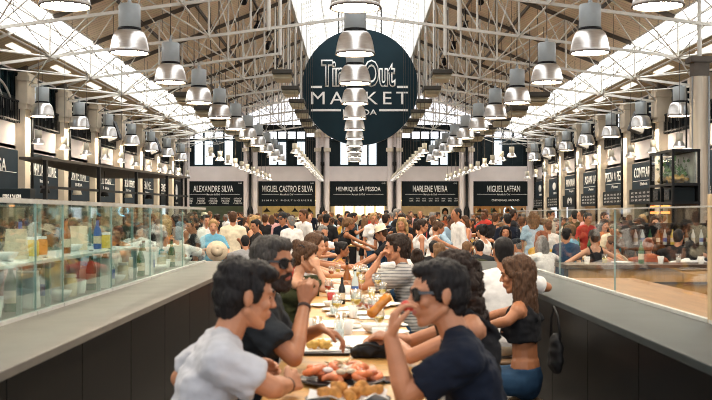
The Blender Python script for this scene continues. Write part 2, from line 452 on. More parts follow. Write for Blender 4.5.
def top_mesh(J, sp, voxel, style):
    mb = MB(); fem = sp.get('fem', False); g = sp.get('loose', 0.012)
    if style in ('tshirt', 'shirt'):
        torso_prims(mb, J, g, fem, fat=sp.get('fat', 0.0))
        for k in 'RL':
            S, E, X = J['S' + k], J['E' + k], J['X' + k]; b = 0.88 if fem else 1
            if style == 'tshirt': mb.cap(S, S.lerp(E, 0.72), 0.058 * b + g, 0.058 * b + g * 1.3, flat=(False, True))
            else:
                mb.cap(S, E, 0.055 * b + g, 0.046 * b + g); mb.cap(E, E.lerp(X, 0.9), 0.046 * b + g, 0.036 * b + g, flat=(False, True))
        mb.cap(J['N'] - J['up'] * 0.07, J['N'] - J['up'] * 0.012 + J['f'] * 0.004, 0.09, 0.068, flat=(False, True))
    elif style == 'tank':
        torso_prims(mb, J, g * 0.6, fem, top=False); r, up = J['r'], J['up']
        mb.cap(J['C'] + r * 0.06 - up * 0.05, J['C'] - r * 0.06 - up * 0.05, 0.108 * (0.92 if fem else 1) + g, 0.108 * (0.92 if fem else 1) + g)
        w = (J['SR'] - J['SL']).length * 0.30
        for q in (1, -1):
            mb.path([J['C'] + r * q * w * 0.9 + J['f'] * 0.115, J['C'] + r * q * w + up * 0.075 + J['f'] * 0.085, J['N'] + r * q * w * 1.05 + up * 0.018 - J['f'] * 0.0,
                     J['C'] + r * q * w + up * 0.07 - J['f'] * 0.085, J['C'] + r * q * w * 0.8 - J['f'] * 0.115], max(0.016, voxel * 1.2), n=8)
    elif style == 'offshoulder':
        torso_prims(mb, J, g, fem, top=False); r, up = J['r'], J['up']
        mb.cap(J['C'] + r * 0.08 - up * 0.03, J['C'] - r * 0.08 - up * 0.03, 0.112, 0.112)
        for k in 'RL':
            S, E = J['S' + k], J['E' + k]; mb.cap(S.lerp(E, 0.22), S.lerp(E, 0.75), 0.064, 0.075, flat=(True, True))
    elif style == 'crop':
        torso_prims(mb, J, g * 0.5, fem, bottom=False, top=False); r, up = J['r'], J['up']
        mb = MB(); C, W = J['C'], J['W']
        mb.cap(W + (C - W) * 0.35, C - up * 0.0, 0.112, 0.118, sx=1.42, side=r, flat=(True, False))
        for q in (1, -1):
            mb.ell(C + J['f'] * 0.082 + r * q * 0.068 - up * 0.05, (0.064,) * 3)
            w = 0.085
            mb.path([C + r * q * w * 0.9 + J['f'] * 0.11, C + r * q * w + up * 0.075 + J['f'] * 0.08, J['N'] + r * q * w + up * 0.022,
                     C + r * q * w + up * 0.07 - J['f'] * 0.085, C + r * q * w * 0.75 - J['f'] * 0.118], max(0.010, voxel * 1.2), n=8)
    if style != 'crop':  # hem
        mb.cap(J['P'] + (J['W'] - J['P']) * 0.2, J['P'] - V((0, 0, 0.03)), 0.106 + g, 0.112 + g, sx=1.5, side=J['r'], flat=(False, True))
    wr = None
    if sp.get('detail'): wr = [(0.010, (7, 7, 12)), (0.009, (15, 15, 30)), (0.003, (40, 40, 60))]
    return blob('top', mb, voxel, 3 if sp.get('detail') else 2, wr, 0.4)

def bottom_mesh(J, sp, voxel, style):
    mb = MB(); r = J['r']
    mb.cap(J['P'] - V((0, 0, 0.035)), J['P'] + (J['W'] - J['P']) * 0.45, 0.114, 0.103, sx=1.5, side=r, flat=(False, True))
    if style == 'skirt':
        if sp.get('seat') is None: mb.cap(J['P'], J['P'] - V((0, -0.01, 0.42)), 0.13, 0.19, sx=1.15, side=r, flat=(False, True))
        else: legs(mb, J, 0.025, 'short', 0.02)
    else: legs(mb, J, 0.012 if style != 'shorts' else 0.018, 'short' if style == 'shorts' else 'ank', 0.012)
    return blob('bottom', mb, voxel, 2, [(0.012, (9, 9, 14))] if sp.get('detail') else None, 0.4)

def shoe_mesh(J):
    mb = MB()
    for k, q in (('R', 1), ('L', -1)):
        a = J['ank' + k]; mb.cap(a + V((0, -0.035, -0.043)), a + V((q * 0.02, 0.15, -0.052)), 0.041, 0.033, sx=1.15, side=(1, 0, 0)); mb.cap(a + V((0, -0.02, -0.04)), a + V((0, 0.0, 0.01)), 0.042, 0.040)
    return blob('shoes', mb, 0.012, 1)

def hair_mesh(J, style, voxel, detail=False, fem=False):
    H, R = J['H'], J['HR']; mb = MB()
    P = lambda x, y, z: H + R @ V((x, y, z))
    E = lambda c, rad: mb.ell(P(*c), rad, R)
    k = 0.96 if fem else 1.0
    rnd = random.Random(hash(style) % 1000 if False else len(style) * 7)
    if style in ('short', 'quiff', 'receding', 'cropped'):
        t = 0.0 if style != 'cropped' else -0.006
        E((0, -0.024, 0.046), (0.078 * k + t, 0.094 + t, 0.080 + t)); E((0, -0.050, 0.005), (0.074 * k + t, 0.062 + t, 0.072 + t))
        E((0, -0.06, -0.05), (0.055, 0.040, 0.035))
        for q in (1, -1):
            mb.cap(P(q * 0.070 * k, 0.018, 0.045), P(q * 0.073 * k, 0.012, -0.005), 0.014, 0.008, n=8, k=2)
        if style == 'short': E((0, 0.028, 0.088), (0.060, 0.055, 0.032))
        if style == 'quiff': E((0, 0.030, 0.092), (0.064, 0.060, 0.038)); E((0.01, 0.066, 0.092), (0.046, 0.030, 0.026)); E((0, -0.03, 0.09), (0.072, 0.080, 0.044)); E((0, -0.072, 0.045), (0.058, 0.042, 0.058))
        if style == 'receding': E((0, 0.005, 0.092), (0.06, 0.06, 0.036)); E((0, 0.050, 0.096), (0.035, 0.030, 0.020))
    elif style in ('long', 'curly', 'bun', 'ponytail', 'verylong'):
        E((0, -0.024, 0.045), (0.083 * k, 0.100, 0.086)); E((0, -0.055, 0.0), (0.080, 0.068, 0.085)); E((0, 0.025, 0.090), (0.064, 0.055, 0.034))
        for q in (1, -1):
            mb.cap(P(q * 0.045, 0.055, 0.085), P(q * 0.078, 0.015, 0.01), 0.016, 0.018, n=8, k=2)
        if style in ('long', 'verylong', 'curly'):
            ln = {'long': 0.22, 'verylong': 0.42, 'curly': 0.26}[style]
            n = 9
            for i in range(n):
                a = PI * (0.02 + 0.96 * i / (n - 1)); x, y = 0.082 * math.cos(a), -0.01 - 0.085 * math.sin(a)
                p0 = P(x * 0.95, y * 0.9, 0.02); dn = V((0, 0, -1))
                mid = H + (R @ V((x * 1.15, y * 1.1 - 0.005, 0))) + dn * ln * 0.5
                end = H + (R @ V((x * 1.12, y * 1.05 - 0.02, 0))) + dn * ln * (1 + 0.12 * rnd.random())
                jit = 0.014 if style == 'curly' else 0.004
                pts = []
                for j in range(9):
                    t = j / 8; b = p0 * (1 - t) ** 2 + mid * 2 * t * (1 - t) + end * t * t
                    pts.append(b + V((rnd.uniform(-jit, jit), rnd.uniform(-jit, jit), 0)))
                mb.path(pts, [0.030 - 0.016 * (j / 8) ** 2 + (rnd.uniform(-.004, .007) if style == 'curly' else 0) for j in range(9)], n=8)
        if style == 'bun': E((0, -0.105, 0.085), (0.042, 0.040, 0.040))
        if style == 'ponytail':
            mb.path([P(0, -0.09, 0.06), P(0, -0.135, 0.05), H + R @ V((0, -0.15, 0)) + V((0, 0, -0.06)), H + R @ V((0, -0.135, 0)) + V((0, 0, -0.19))], [0.024, 0.032, 0.03, 0.012])
    wr = [(0.008, (25, 25, 14)), (0.007, (70, 70, 22)), (0.005, (150, 150, 45))] if detail else [(0.008, (34, 34, 18))]
    if style == 'curly': wr = [(0.020, (30, 30, 24)), (0.014, (70, 70, 60))]
    return blob('hair', mb, voxel, 1, wr, 0.4, bias=0.45)

def hat_mesh(J, style):
    H, R = J['H'], J['HR']; mb = MB()
    P = lambda x, y, z: H + R @ V((x, y, z))
    if style == 'straw':
        prof = [(0.165, 0.045), (0.10, 0.052), (0.094, 0.06), (0.092, 0.10), (0.085, 0.135), (0.05, 0.150), (0.001, 0.140)]
        prof = [(0.165, 0.038), (0.10, 0.045)] + prof[1:]
    else:
        prof = [(0.094, 0.035), (0.096, 0.06), (0.088, 0.10), (0.06, 0.132), (0.001, 0.142)]
    m2 = MB(); m2.lathe(prof, n=22)
    off = V((0, -0.02, 0.0))
    mb.add([H + R @ (V(v) + off) for v in m2.v], m2.f, True)
    if style == 'cap':
        vs = []; 
        for i in range(11):
            a = PI * i / 10; vs.append(P(0.075 * math.cos(a), 0.055 + 0.03 * math.sin(a), 0.048)); vs.append(P(0.078 * math.cos(a), 0.055 + 0.115 * math.sin(a), 0.030))
        mb.add(vs, [(2 * i, 2 * i + 1, 2 * i + 3, 2 * i + 2) for i in range(10)], True)
    return mb.mesh('hat')

def glasses_mesh(J, on_head=False):
    H, R = J['H'], J['HR']; mb = MB()
    oy, oz, kz = (0, 0, 1) if not on_head else (-0.045, 0.085, 1)
    T = Matrix.Rotation(-0.55, 3, 'X') if on_head else Matrix.Identity(3)
    P = lambda x, y, z: H + R @ (T @ V((x, y, z)) + V((0, oy, oz)))
    for q in (1, -1):
        out = [(0.008, 0.022), (0.030, 0.026), (0.056, 0.024), (0.060, 0.008), (0.052, -0.016), (0.028, -0.022), (0.012, -0.012)]
        f = [P(q * x, 0.100 - 4.0 * x * x, z + 0.006) for x, z in out]; b = [P(q * x, 0.092 - 4.0 * x * x, z + 0.006) for x, z in out]
        n = len(out)
        mb.add(f + b, [tuple(range(n)), tuple(range(2 * n - 1, n - 1, -1))] + [(i, (i + 1) % n, n + (i + 1) % n, n + i) for i in range(n)])
        mb.bar(P(q * 0.060, 0.084, 0.020), P(q * 0.080, -0.010, 0.016), 0.005, 0.011)
        mb.bar(P(q * 0.080, -0.010, 0.016), P(q * 0.079, -0.030, -0.006), 0.005, 0.008)
    mb.bar(P(-0.010, 0.099, 0.022), P(0.010, 0.099, 0.022), 0.006, 0.007)
    return mb.mesh('glasses')

def beard_mesh(J, voxel):
    H, R = J['H'], J['HR']; mb = MB()
    P = lambda x, y, z: H + R @ V((x, y, z))
    for q in (1, -1):
        mb.cap(P(q * 0.068, 0.004, -0.005), P(q * 0.060, 0.014, -0.055), 0.012, 0.022, n=8, k=2); mb.cap(P(q * 0.058, 0.012, -0.060), P(q * 0.026, 0.064, -0.098), 0.025, 0.028, n=8, k=2)
        mb.cap(P(q * 0.004, 0.101, -0.036), P(q * 0.030, 0.084, -0.052), 0.009, 0.010, n=8, k=2); mb.cap(P(q * 0.030, 0.082, -0.052), P(q * 0.026, 0.074, -0.085), 0.011, 0.020, n=8, k=2)
    mb.ell(P(0, 0.074, -0.100), (0.036, 0.030, 0.028), R); mb.ell(P(0, 0.091, -0.078), (0.020, 0.012, 0.012), R)
    return blob('beard', mb, voxel, 1, [(0.006, (60, 60, 60))])

def setm(o, mats):
    """Materials on the object's own slots, so copies may share a mesh and differ in colour."""
    for i, m in enumerate(mats):
        if i >= len(o.data.materials): o.data.materials.append(m)
        o.material_slots[i].link = 'OBJECT'; o.material_slots[i].material = m

def to_local(p, pos, yaw, s):
    d = V(p) - V((pos[0], pos[1], 0)); c, n = math.cos(-yaw), math.sin(-yaw)
    return V((d.x * c - d.y * n, d.x * n + d.y * c, d.z)) / s
def dir_local(d, yaw):
    c, n = math.cos(-yaw), math.sin(-yaw); d = V(d)
    return V((d.x * c - d.y * n, d.x * n + d.y * c, d.z))

def make_figure(sp, label, pos, face_deg, scale=1.0, group=None):
    """One posed person: Empty > body (one skin), clothing, hair. face_deg: heading of the chest, 0 = +X, 90 = +Y (away from the camera)."""
    yaw = math.radians(face_deg) - PI / 2
    sp = dict(sp)
    for k in 'RL':
        a = sp.get('warm' + k)
        if a: sp['arm' + k] = tuple(to_local(p, pos, yaw, scale) for p in a) + (0,)
        h = sp.get('hand' + k)
        if h: sp['hand' + k] = {q: (dir_local(w, yaw) if q in ('d', 'pn', 'q') else w) for q, w in h.items()}
    if sp.get('seat') is not None: sp['seat'] = sp['seat'] / scale
    J = joints(sp); det = sp.get('detail', False)
    vb = sp.get('vox', 0.0055 if det else 0.017); vc = sp.get('voxc', 0.010 if det else 0.018)
    r = thing('person', label, 'person', (pos[0], pos[1], 0), yaw, group); r.scale = (scale,) * 3
    o = link('body', body_mesh(J, sp, vb, det), r); setm(o, [skin_m(sp.get('skin', 'light')), M_EYE, M_LIP])
    tp = sp.get('top', ('tshirt', 'white'))
    o = link({'tshirt': 't_shirt', 'shirt': 'shirt', 'tank': 'tank_top', 'offshoulder': 'blouse', 'crop': 'crop_top'}[tp[0]], top_mesh(J, sp, vc, tp[0]), r); setm(o, [sp.get('topmat') or cloth_m(tp[1])])
    bt = sp.get('bottom', ('trousers', 'charcoal'))
    o = link(bt[0], bottom_mesh(J, sp, max(vc, 0.014), bt[0]), r); setm(o, [cloth_m(bt[1])])
    o = link('shoes', shoe_mesh(J), r); setm(o, [M_SHOE])
    hs = sp.get('hair', ('short', 'black'))
    if hs[0] != 'none':
        o = link('hair', hair_mesh(J, hs[0], 0.0065 if det else 0.014, det, sp.get('fem', False)), r); setm(o, [hair_m(hs[1])])
    if sp.get('hat'):
        o = link('hat', hat_mesh(J, sp['hat'][0]), r); setm(o, [cloth_m(sp['hat'][1])])
        md = o.modifiers.new('t', 'SOLIDIFY'); md.thickness = 0.004
    if sp.get('glasses'):
        o = link('sunglasses', glasses_mesh(J, sp['glasses'] == 'head'), r); setm(o, [mat('sunglass', (0.012, 0.010, 0.010), 0.12, coat=0.5)])
    if sp.get('beard'):
        o = link('beard', beard_mesh(J, 0.006), r); setm(o, [hair_m(sp['beard'])])
    if sp.get('brows'):
        mb = MB(); P = lambda x, y, z: J['H'] + J['HR'] @ V((x, y, z))
        for q in (1, -1): mb.path([P(q * 0.013, 0.098, 0.028), P(q * 0.030, 0.092, 0.034), P(q * 0.048, 0.076, 0.030)], [0.005, 0.0055, 0.003], n=6)
        o = mb.build('eyebrows', hair_m(hs[1]), r)
    if sp.get('band'):
        k = sp['band']; a, b = J['X' + k], J['E' + k]; d = (b - a).normalized(); mb = MB()
        mb.cap(a + d * 0.012, a + d * 0.030, 0.031, 0.032, n=14, flat=(True, True)); mb.build('wristband', mat('leather_dark', (0.05, 0.02, 0.012), 0.6), r)
    r['_J'] = 0; del r['_J']
    return r, J

# prototypes of the crowd -------------------------------------------------
def protos():
    P = {}
    def mk(key, sp, tops, bots, hairs):
        J = joints(sp); d = {}
        d['body'] = body_mesh(J, sp, 0.0165, False)
        for t in tops: d['top', t] = top_mesh(J, sp, 0.018, t)
        for b in bots: d['bot', b] = bottom_mesh(J, sp, 0.020, b)
        d['shoes'] = shoe_mesh(J)
        for h in hairs: d['hair', h] = hair_mesh(J, h, 0.0125, False, sp.get('fem', False))
        d['hat', 'straw'] = hat_mesh(J, 'straw'); d['hat', 'cap'] = hat_mesh(J, 'cap'); d['glasses'] = glasses_mesh(J)
        d['J'] = J; d['sp'] = sp
        P[key] = d
    mh = ['short', 'cropped', 'receding']; fh = ['long', 'bun', 'ponytail']
    mk('m_stand', dict(lean=3), ['tshirt', 'shirt'], ['trousers', 'shorts'], mh)
    mk('m_drink', dict(lean=2, armR=((0.10, 0.33, 1.32), (1, -0.2, -0.8)), hpitch=10, hyaw=20), ['tshirt', 'shirt'], ['trousers', 'shorts'], mh)
    mk('m_reach', dict(lean=22, armR=((0.15, 0.62, 1.10), (1, 0, -0.4)), armL=((-0.15, 0.55, 1.08), (-1, 0, -0.4)), hpitch=20), ['tshirt', 'shirt'], ['trousers', 'shorts'], mh)
    mk('f_stand', dict(lean=3, fem=True, hyaw=-15), ['tshirt', 'tank'], ['trousers', 'skirt', 'shorts'], fh)
    mk('f_drink', dict(lean=2, fem=True, armR=((0.06, 0.32, 1.25), (1, -0.2, -0.8)), armL=((-0.05, 0.25, 1.12), (-1, -0.2, -0.6)), hpitch=8), ['tshirt', 'tank'], ['trousers', 'skirt', 'shorts'], fh)
    mk('f_reach', dict(lean=14, fem=True, armR=((0.10, 0.60, 1.16), (1, 0, -0.4)), armL=((-0.10, 0.50, 1.12), (-1, 0, -0.4)), hpitch=15), ['tshirt', 'tank'], ['trousers', 'skirt', 'shorts'], fh)
    mk('f_hips', dict(lean=1, fem=True, armR=((0.50, -0.02, 1.22), (0.19, 0.02, 1.02), 0), armL=((-0.50, -0.02, 1.22), (-0.19, 0.02, 1.02), 0)), ['tank'], ['trousers', 'shorts'], fh)
    mk('m_sit', dict(seat=0.66, lean=14, armR=((0.16, 0.46, 1.14), (1, -0.3, -0.1)), armL=((-0.12, 0.47, 1.14), (-1, -0.3, -0.1)), hpitch=12), ['tshirt', 'shirt'], ['trousers', 'shorts'], mh)
    mk('m_eat', dict(seat=0.66, lean=10, armR=((0.05, 0.26, 1.33), (1, 0, -0.8)), armL=((-0.12, 0.46, 1.14), (-1, -0.3, -0.1)), hyaw=25, hpitch=8), ['tshirt', 'shirt'], ['trousers', 'shorts'], mh)
    mk('f_sit', dict(seat=0.66, lean=12, fem=True, armR=((0.14, 0.44, 1.15), (1, -0.3, -0.1)), armL=((-0.10, 0.46, 1.15), (-1, -0.3, -0.1)), hyaw=-20), ['tshirt', 'tank'], ['trousers', 'shorts'], fh)
    mk('f_chin', dict(seat=0.66, lean=16, fem=True, armR=((0.16, 0.40, 1.15), (0.03, 0.29, 1.30), 0), armL=((-0.10, 0.45, 1.15), (-1, -0.3, -0.1)), hyaw=15), ['tshirt', 'tank'], ['trousers', 'shorts'], fh)
    return P
PROTO = protos()
GARMENT = {'tshirt': 't_shirt', 'shirt': 'shirt', 'tank': 'tank_top'}
CROWD = []
def place(key, pos, face_deg, top, hair, bottom=('trousers', 'denim blue'), skin='light', hat=None, scale=1.0, glasses=False, where='', extra=''):
    """A person of the crowd: own Empty, body, clothes and hair; label is settled afterwards so that no two agree."""
    d = PROTO[key]; yaw = math.radians(face_deg) - PI / 2
    hat = {'straw': ('straw', 'cream'), 'cap': ('cap', 'charcoal')}.get(hat)
    r = empty('person', (pos[0], pos[1], 0), yaw); r.scale = (scale * random.uniform(.97, 1.03), scale * random.uniform(.97, 1.03), scale)
    def part(nm, me, mats):
        o = link(nm, me, r)
        while len(me.materials) < len(mats): me.materials.append(mats[len(me.materials)])
        for i, m in enumerate(mats): o.material_slots[i].link = 'OBJECT'; o.material_slots[i].material = m
        return o
    part('body', d['body'], [skin_m(skin), M_EYE, M_LIP])
    part(GARMENT[top[0]], d['top', top[0]], [cloth_m(top[1])])
    part(bottom[0], d['bot', bottom[0]], [cloth_m(bottom[1])])
    part('shoes', d['shoes'], [M_SHOE])
    part('hair', d['hair', hair[0]], [hair_m(hair[1])])
    if hat: part('hat', d['hat', hat[0]], [cloth_m(hat[1])])
    if glasses: part('sunglasses', d['glasses'], [MATS['sunglass']])
    CROWD.append(dict(o=r, key=key, top=top, hair=hair, hat=hat, pos=pos, where=where, face=face_deg, extra=extra))
    return r
mat('sunglass', (0.012, 0.010, 0.010), 0.12, coat=0.5)
# ---------------------------------------------------------------- the hall
X0 = 0.25; HW = 10.0          # centre line and half-width of the hall
YF = 58.0; YB = -4.0          # far wall, open end behind the camera
XL, XR = X0 - HW, X0 + HW
SL = 0.39
def roof_h(x): return EYE + 8.1 - SL * abs(x - X0)
TY = [1.9 + 4 * k for k in range(3, 14)]   # truss depths 13.9 .. 53.9
BAYS = [(TY[i], TY[i] + 4) for i in range(len(TY))]

m_plaster = mat('plaster_rose_white', (0.84, 0.77, 0.75), 0.85, var=0.04, scale=2)
m_cream = mat('column_cream', (0.72, 0.63, 0.50), 0.7, var=0.08, scale=3)
m_black = mat('black_steel', (0.006, 0.0065, 0.0075), 0.5, var=0.2, spec=.25)
m_dark = mat('dark_navy_panel', (0.004, 0.009, 0.012), 0.6, var=0.15, scale=2, spec=.2)
m_navy = mat('navy_sign_panel', (0.008, 0.022, 0.035), 0.6, var=0.12, scale=2, spec=.2)
m_white = mat('white_steel', (0.68, 0.67, 0.62), 0.5, var=0.08, scale=2)
m_rafter = mat('dark_rafter', (0.085, 0.070, 0.055), 0.6)
m_letter = mat('white_lettering', (0.93, 0.92, 0.89), 0.6, var=0.02)
m_teal = mat('teal_window_frame', (0.005, 0.015, 0.020), 0.5, spec=.25)
m_floor = mat('floor_concrete', (0.10, 0.085, 0.07), 0.45, var=0.25, scale=1.5)
m_roof = mat_planks('roof_boards', (0.95, 0.80, 0.61), (0.88, 0.73, 0.55), (0, 0, 0), width=0.22, length=5.0, mortar=0.01, line=(0.40, 0.30, 0.21))
m_eave = mat_planks('eave_boards', (0.50, 0.37, 0.20), (0.44, 0.32, 0.17), (0, 0, 0), width=0.22, length=5.0, mortar=0.01, line=(0.16, 0.11, 0.07))
m_sky = mat_emit('skylight_glazing', (1.0, 0.985, 0.95), 2.8)
m_lantern = mat_emit('lantern_glazing', (1.0, 0.985, 0.96), 1.1)
m_rooflight = mat_emit('eave_light_glazing', (1.0, 0.93, 0.80), 0.6)
m_gable = mat_emit('gable_glazing', (0.93, 0.93, 1.0), 1.15)
m_pane_lit = mat_emit('window_daylight', (0.80, 0.90, 1.0), 0.75)
m_pane = mat('window_dark_glass', (0.02, 0.05, 0.06), 0.08, var=0.3, scale=1.2)
m_lamp = mat_emit('lamp_lens', (1.0, 0.84, 0.62), 40.0)
m_warm = mat_emit('stall_light', (1.0, 0.74, 0.38), 2.2)
m_grey = mat('lamp_housing_grey', (0.36, 0.40, 0.42), 0.45, 0.1, var=0.05)
m_alu = mat('spun_aluminium', (0.78, 0.77, 0.76), 0.28, 0.85, var=0.10, scale=6, stretch=(1, 1, 6))
m_steel = mat('brushed_steel', (0.56, 0.49, 0.39), 0.38, 0.6, var=0.25, scale=5, stretch=(3, 3, 0.05))

b = MB(); b.box(XL - 3, XR + 3, YB, YF + 3, -0.15, 0.0); struct(b.build('floor', m_floor), 'worn grey concrete floor of the hall')

# roof: two boarded slopes, a glazed band in each, a glazed lantern along the ridge
def slope(mb, xa, xb, y0, y1, t=0.08, lift=0.0):
    za, zb = roof_h(xa) + lift, roof_h(xb) + lift
    mb.hexa([(xa, y0, za), (xb, y0, zb), (xb, y1, zb), (xa, y1, za), (xa, y0, za + t), (xb, y0, zb + t), (xb, y1, zb + t), (xa, y1, za + t)])
LW = 2.4
for q, side in ((-1, 'left'), (1, 'right')):
    b = MB(); slope(b, X0 + q * LW, X0 + q * 7.83, YB, YF); struct(b.build('ceiling_' + side, m_roof, fixn=True), 'brown boarded roof slope')
    b = MB(); slope(b, X0 + q * 8.93, X0 + q * 10.3, YB, YF); struct(b.build('ceiling_eave_' + side, m_eave, fixn=True), 'brown boarded eave')
    w = struct(empty('window_skylight_' + side), 'long bright skylight band')
    b = MB(); slope(b, X0 + q * 7.83, X0 + q * 8.93, YB, YF, 0.03, 0.05); b.build('pane', m_sky, w, fixn=True)
    b = MB()
    for x in (7.83, 8.20, 8.56, 8.93): b.bar((X0 + q * x, YB, roof_h(X0 + q * x) + 0.02), (X0 + q * x, YF, roof_h(X0 + q * x) + 0.02), 0.06, 0.06)
    y = 8.0
    while y < YF: b.bar((X0 + q * 7.83, y, roof_h(X0 + q * 7.83) + 0.03), (X0 + q * 8.93, y, roof_h(X0 + q * 8.93) + 0.03), 0.018, 0.03); y += 2.0
    b.build('glazing_bar', m_white, w)
    for i, (y0, y1) in enumerate(BAYS):
        b = MB(); z = roof_h(X0 + q * 9.15)
        slope(b, X0 + q * 9.18, X0 + q * 9.36, y0 + 1.0, y0 + 2.6, 0.02, -0.03)
        struct(b.build('window_%d' % (i + 1 + (20 if q > 0 else 0)), m_rooflight, fixn=True), 'small roof light in the eave')
lz = EYE + 8.6
for q, side in ((-1, 'left'), (1, 'right')):
    w = struct(empty('window_lantern_' + side), 'white glazed side of the ridge lantern')
    x = X0 + q * LW
    b = MB(); b.hexa([(x, YB, roof_h(x)), (x + q * .04, YB, roof_h(x)), (x + q * .04, YF, roof_h(x)), (x, YF, roof_h(x)), (x, YB, lz), (x + q * .04, YB, lz), (x + q * .04, YF, lz), (x, YF, lz)])
    xa, za = x, lz; xb, zb = X0, lz + LW * 0.38
    b.hexa([(xa, YB, za), (xb, YB, zb), (xb, YF, zb), (xa, YF, za), (xa, YB, za + .04), (xb, YB, zb + .04), (xb, YF, zb + .04), (xa, YF, za + .04)])
    b.build('pane', m_lantern, w, fixn=True)
    b = MB()
    for k in range(0, 50):
        y = 9.9 + k
        b.bar((xa, y, za - .03), (xb, y, zb - .03), 0.055, 0.06)
    for t in (0.0, 0.33, 0.66, 1.0): p = V((xa, YB, za - .03)).lerp(V((xb, YB, zb - .03)), t); b.bar(p, (p.x, YF, p.z), 0.06, 0.05)
    b.bar((x - q * .03, YB, roof_h(x)), (x - q * .03, YF, roof_h(x)), 0.10, 0.14)
    b.build('glazing_bar', m_white, w)

# steel trusses
def truss(y):
    r = struct(empty('roof_truss_beam', (0, 0, 0)), 'white steel lattice truss spanning the hall at the %sroof bay' % nth(TY.index(y)))
    bc = lambda x: EYE + 5.0 - 0.13 * abs(x - X0)
    for q in (-1, 1):
        inner = 0.0 if y < 29 else LW
        X = lambda d: X0 + q * d
        P = lambda d: V((X(d), y, bc(X(d)))); T = lambda d: V((X(d), y, roof_h(X(d)) - 0.12))
        b = MB(); b.bar(P(inner), P(9.95), 0.06, 0.07); b.build('bottom_chord', m_white, r)
        b = MB(); b.bar(V((X(LW), y, roof_h(X(LW)) - 0.08)), V((X(7.8), y, roof_h(X(7.8)) - 0.08)), 0.06, 0.11); b.build('rafter', m_rafter, r)
        b = MB(); b.bar(V((X(7.8), y, roof_h(X(7.8)) - 0.06)), V((X(10.0), y, roof_h(X(10.0)) - 0.06)), 0.05, 0.07); b.build('rafter_foot', m_white, r)
        b = MB(); b.tube(P(LW) - V((0, 0, 0.05)), (X(LW), y, lz), 0.055); b.build('post', m_white, r)
        b = MB(); b.tube(P(LW + 0.45), T(LW + 0.45), 0.028); b.build('post', m_white, r)
        b = MB(); b.bar((X(LW), y, lz - 0.05), (X0, y, lz + LW * 0.38 - 0.08), 0.08, 0.10); b.build('lantern_rafter', m_white, r)
        N = [LW, 3.9, 5.9, 7.9, 9.6]
        for d in N[1:4]:
            b = MB(); b.tube(P(d), T(d), 0.028); b.build('upright', m_white, r)
        for i in range(4):
            b = MB(); b.tube(P(N[i]) if i % 2 else T(N[i]), T(N[i + 1]) if i % 2 else P(N[i + 1]), 0.021, n=6); b.build('diagonal', m_white, r)
        for i in range(3):
            b = MB(); b.tube(P(N[i] + 1.0), T(N[i + 1]), 0.014, n=6); b.tube(P(N[i] + 1.0), T(N[i]), 0.014, n=6); b.build('brace', m_white, r)
        # lengthways ties to the next truss
        b = MB(); y2 = y + 4
        for d in (3.9, 7.9): b.tube(P(d), P(d) + V((0, 4, 0)), 0.025, n=6)
        b.build('tie', m_white, r)
        b = MB(); b.tube(P(7.9), T(7.9) + V((0, 4, 0)), 0.016, n=6); b.tube(T(7.9), P(7.9) + V((0, 4, 0)), 0.016, n=6)
        b.tube(P(5.9), P(7.9) + V((0, 4, 0)), 0.020, n=6); b.tube(P(7.9), P(9.7) + V((0, 4, 0)), 0.020, n=6); b.tube(P(9.7), P(7.9) + V((0, 4, 0)), 0.020, n=6)
        b.build('cross_brace', m_white, r)
        b = MB()
        for d in (2.6, 3.3, 4.6, 5.3, 6.6, 7.3): b.tube((X(d), y + 1.3, EYE + 3.4 + (d * 7 % 1.7)), (X(d), y + 1.3, roof_h(X(d))), 0.007, n=5)
        b.build('hanging_rod', m_rafter, r)
    return r
for y in TY: truss(y)
b = MB()
for q in (-1, 1):
    for d in (3.4, 4.9, 6.4): x = X0 + q * d; b.bar((x, YB, roof_h(x) - 0.03), (x, YF, roof_h(x) - 0.03), 0.06, 0.09)
    struct(b.build('ceiling_purlin_beam_' + ('left' if q < 0 else 'right'), m_rafter), 'thin dark purlins under the roof boards'); b = MB()

# ---------------------------------------------------------------- far wall
zs0, zs1, zw0, zw1 = EYE + 0.50, EYE + 1.90, EYE + 2.74, EYE + 4.80   # sign foot, sign top, sill, lintel
b = MB(); b.box(XL - .2, XR + .2, YF, YF + .35, zs1 - 0.02, zw0); b.box(XL - .2, XR + .2, YF + 2.6, YF + 2.8, 0, zs1); b.box(XL - .2, XR + .2, YF + .1, YF + 2.7, zs1, zs1 + .1)
struct(b.build('wall_far', m_plaster), 'rose white wall band over the far stalls')
b = MB(); b.box(XL, XR, YF - .05, YF + .3, zw1, zw1 + 0.28); struct(b.build('trim_1', m_dark), 'dark beam over the far windows')
w = struct(empty('window_gable'), 'white glazed gable above the far windows')
b = MB(); g0 = zw1 + 0.28
xs = [XL, X0, XR]
b.add([(XL, YF + .2, g0), (XR, YF + .2, g0), (XR, YF + .2, roof_h(XR)), (X0, YF + .2, lz + 0.7), (XL, YF + .2, roof_h(XL)),
       (XL, YF + .24, g0), (XR, YF + .24, g0), (XR, YF + .24, roof_h(XR)), (X0, YF + .24, lz + 0.7), (XL, YF + .24, roof_h(XL))],
      [(0, 1, 2, 3, 4), (9, 8, 7, 6, 5), (0, 5, 6, 1), (1, 6, 7, 2), (2, 7, 8, 3), (3, 8, 9, 4), (4, 9, 5, 0)])
b.build('pane', m_gable, w)
b = MB()
for k in range(-16, 17):
    x = X0 + k * 0.62; b.bar((x, YF + .15, g0), (x, YF + .15, roof_h(x)), 0.05, 0.06, up=(0, 1, 0))
for z in (g0 + 0.9, g0 + 1.8, g0 + 2.7): h = (EYE + 8.1 - z) / SL; b.bar((X0 - min(h, HW), YF + .14, z), (X0 + min(h, HW), YF + .14, z), 0.05, 0.05)
b.build('glazing_bar', m_white, w)
EDGE = [XL] + [X0 + 4.03 * k for k in (-1.5, -0.5, 0.5, 1.5)] + [XR]
rw = random.Random(5)
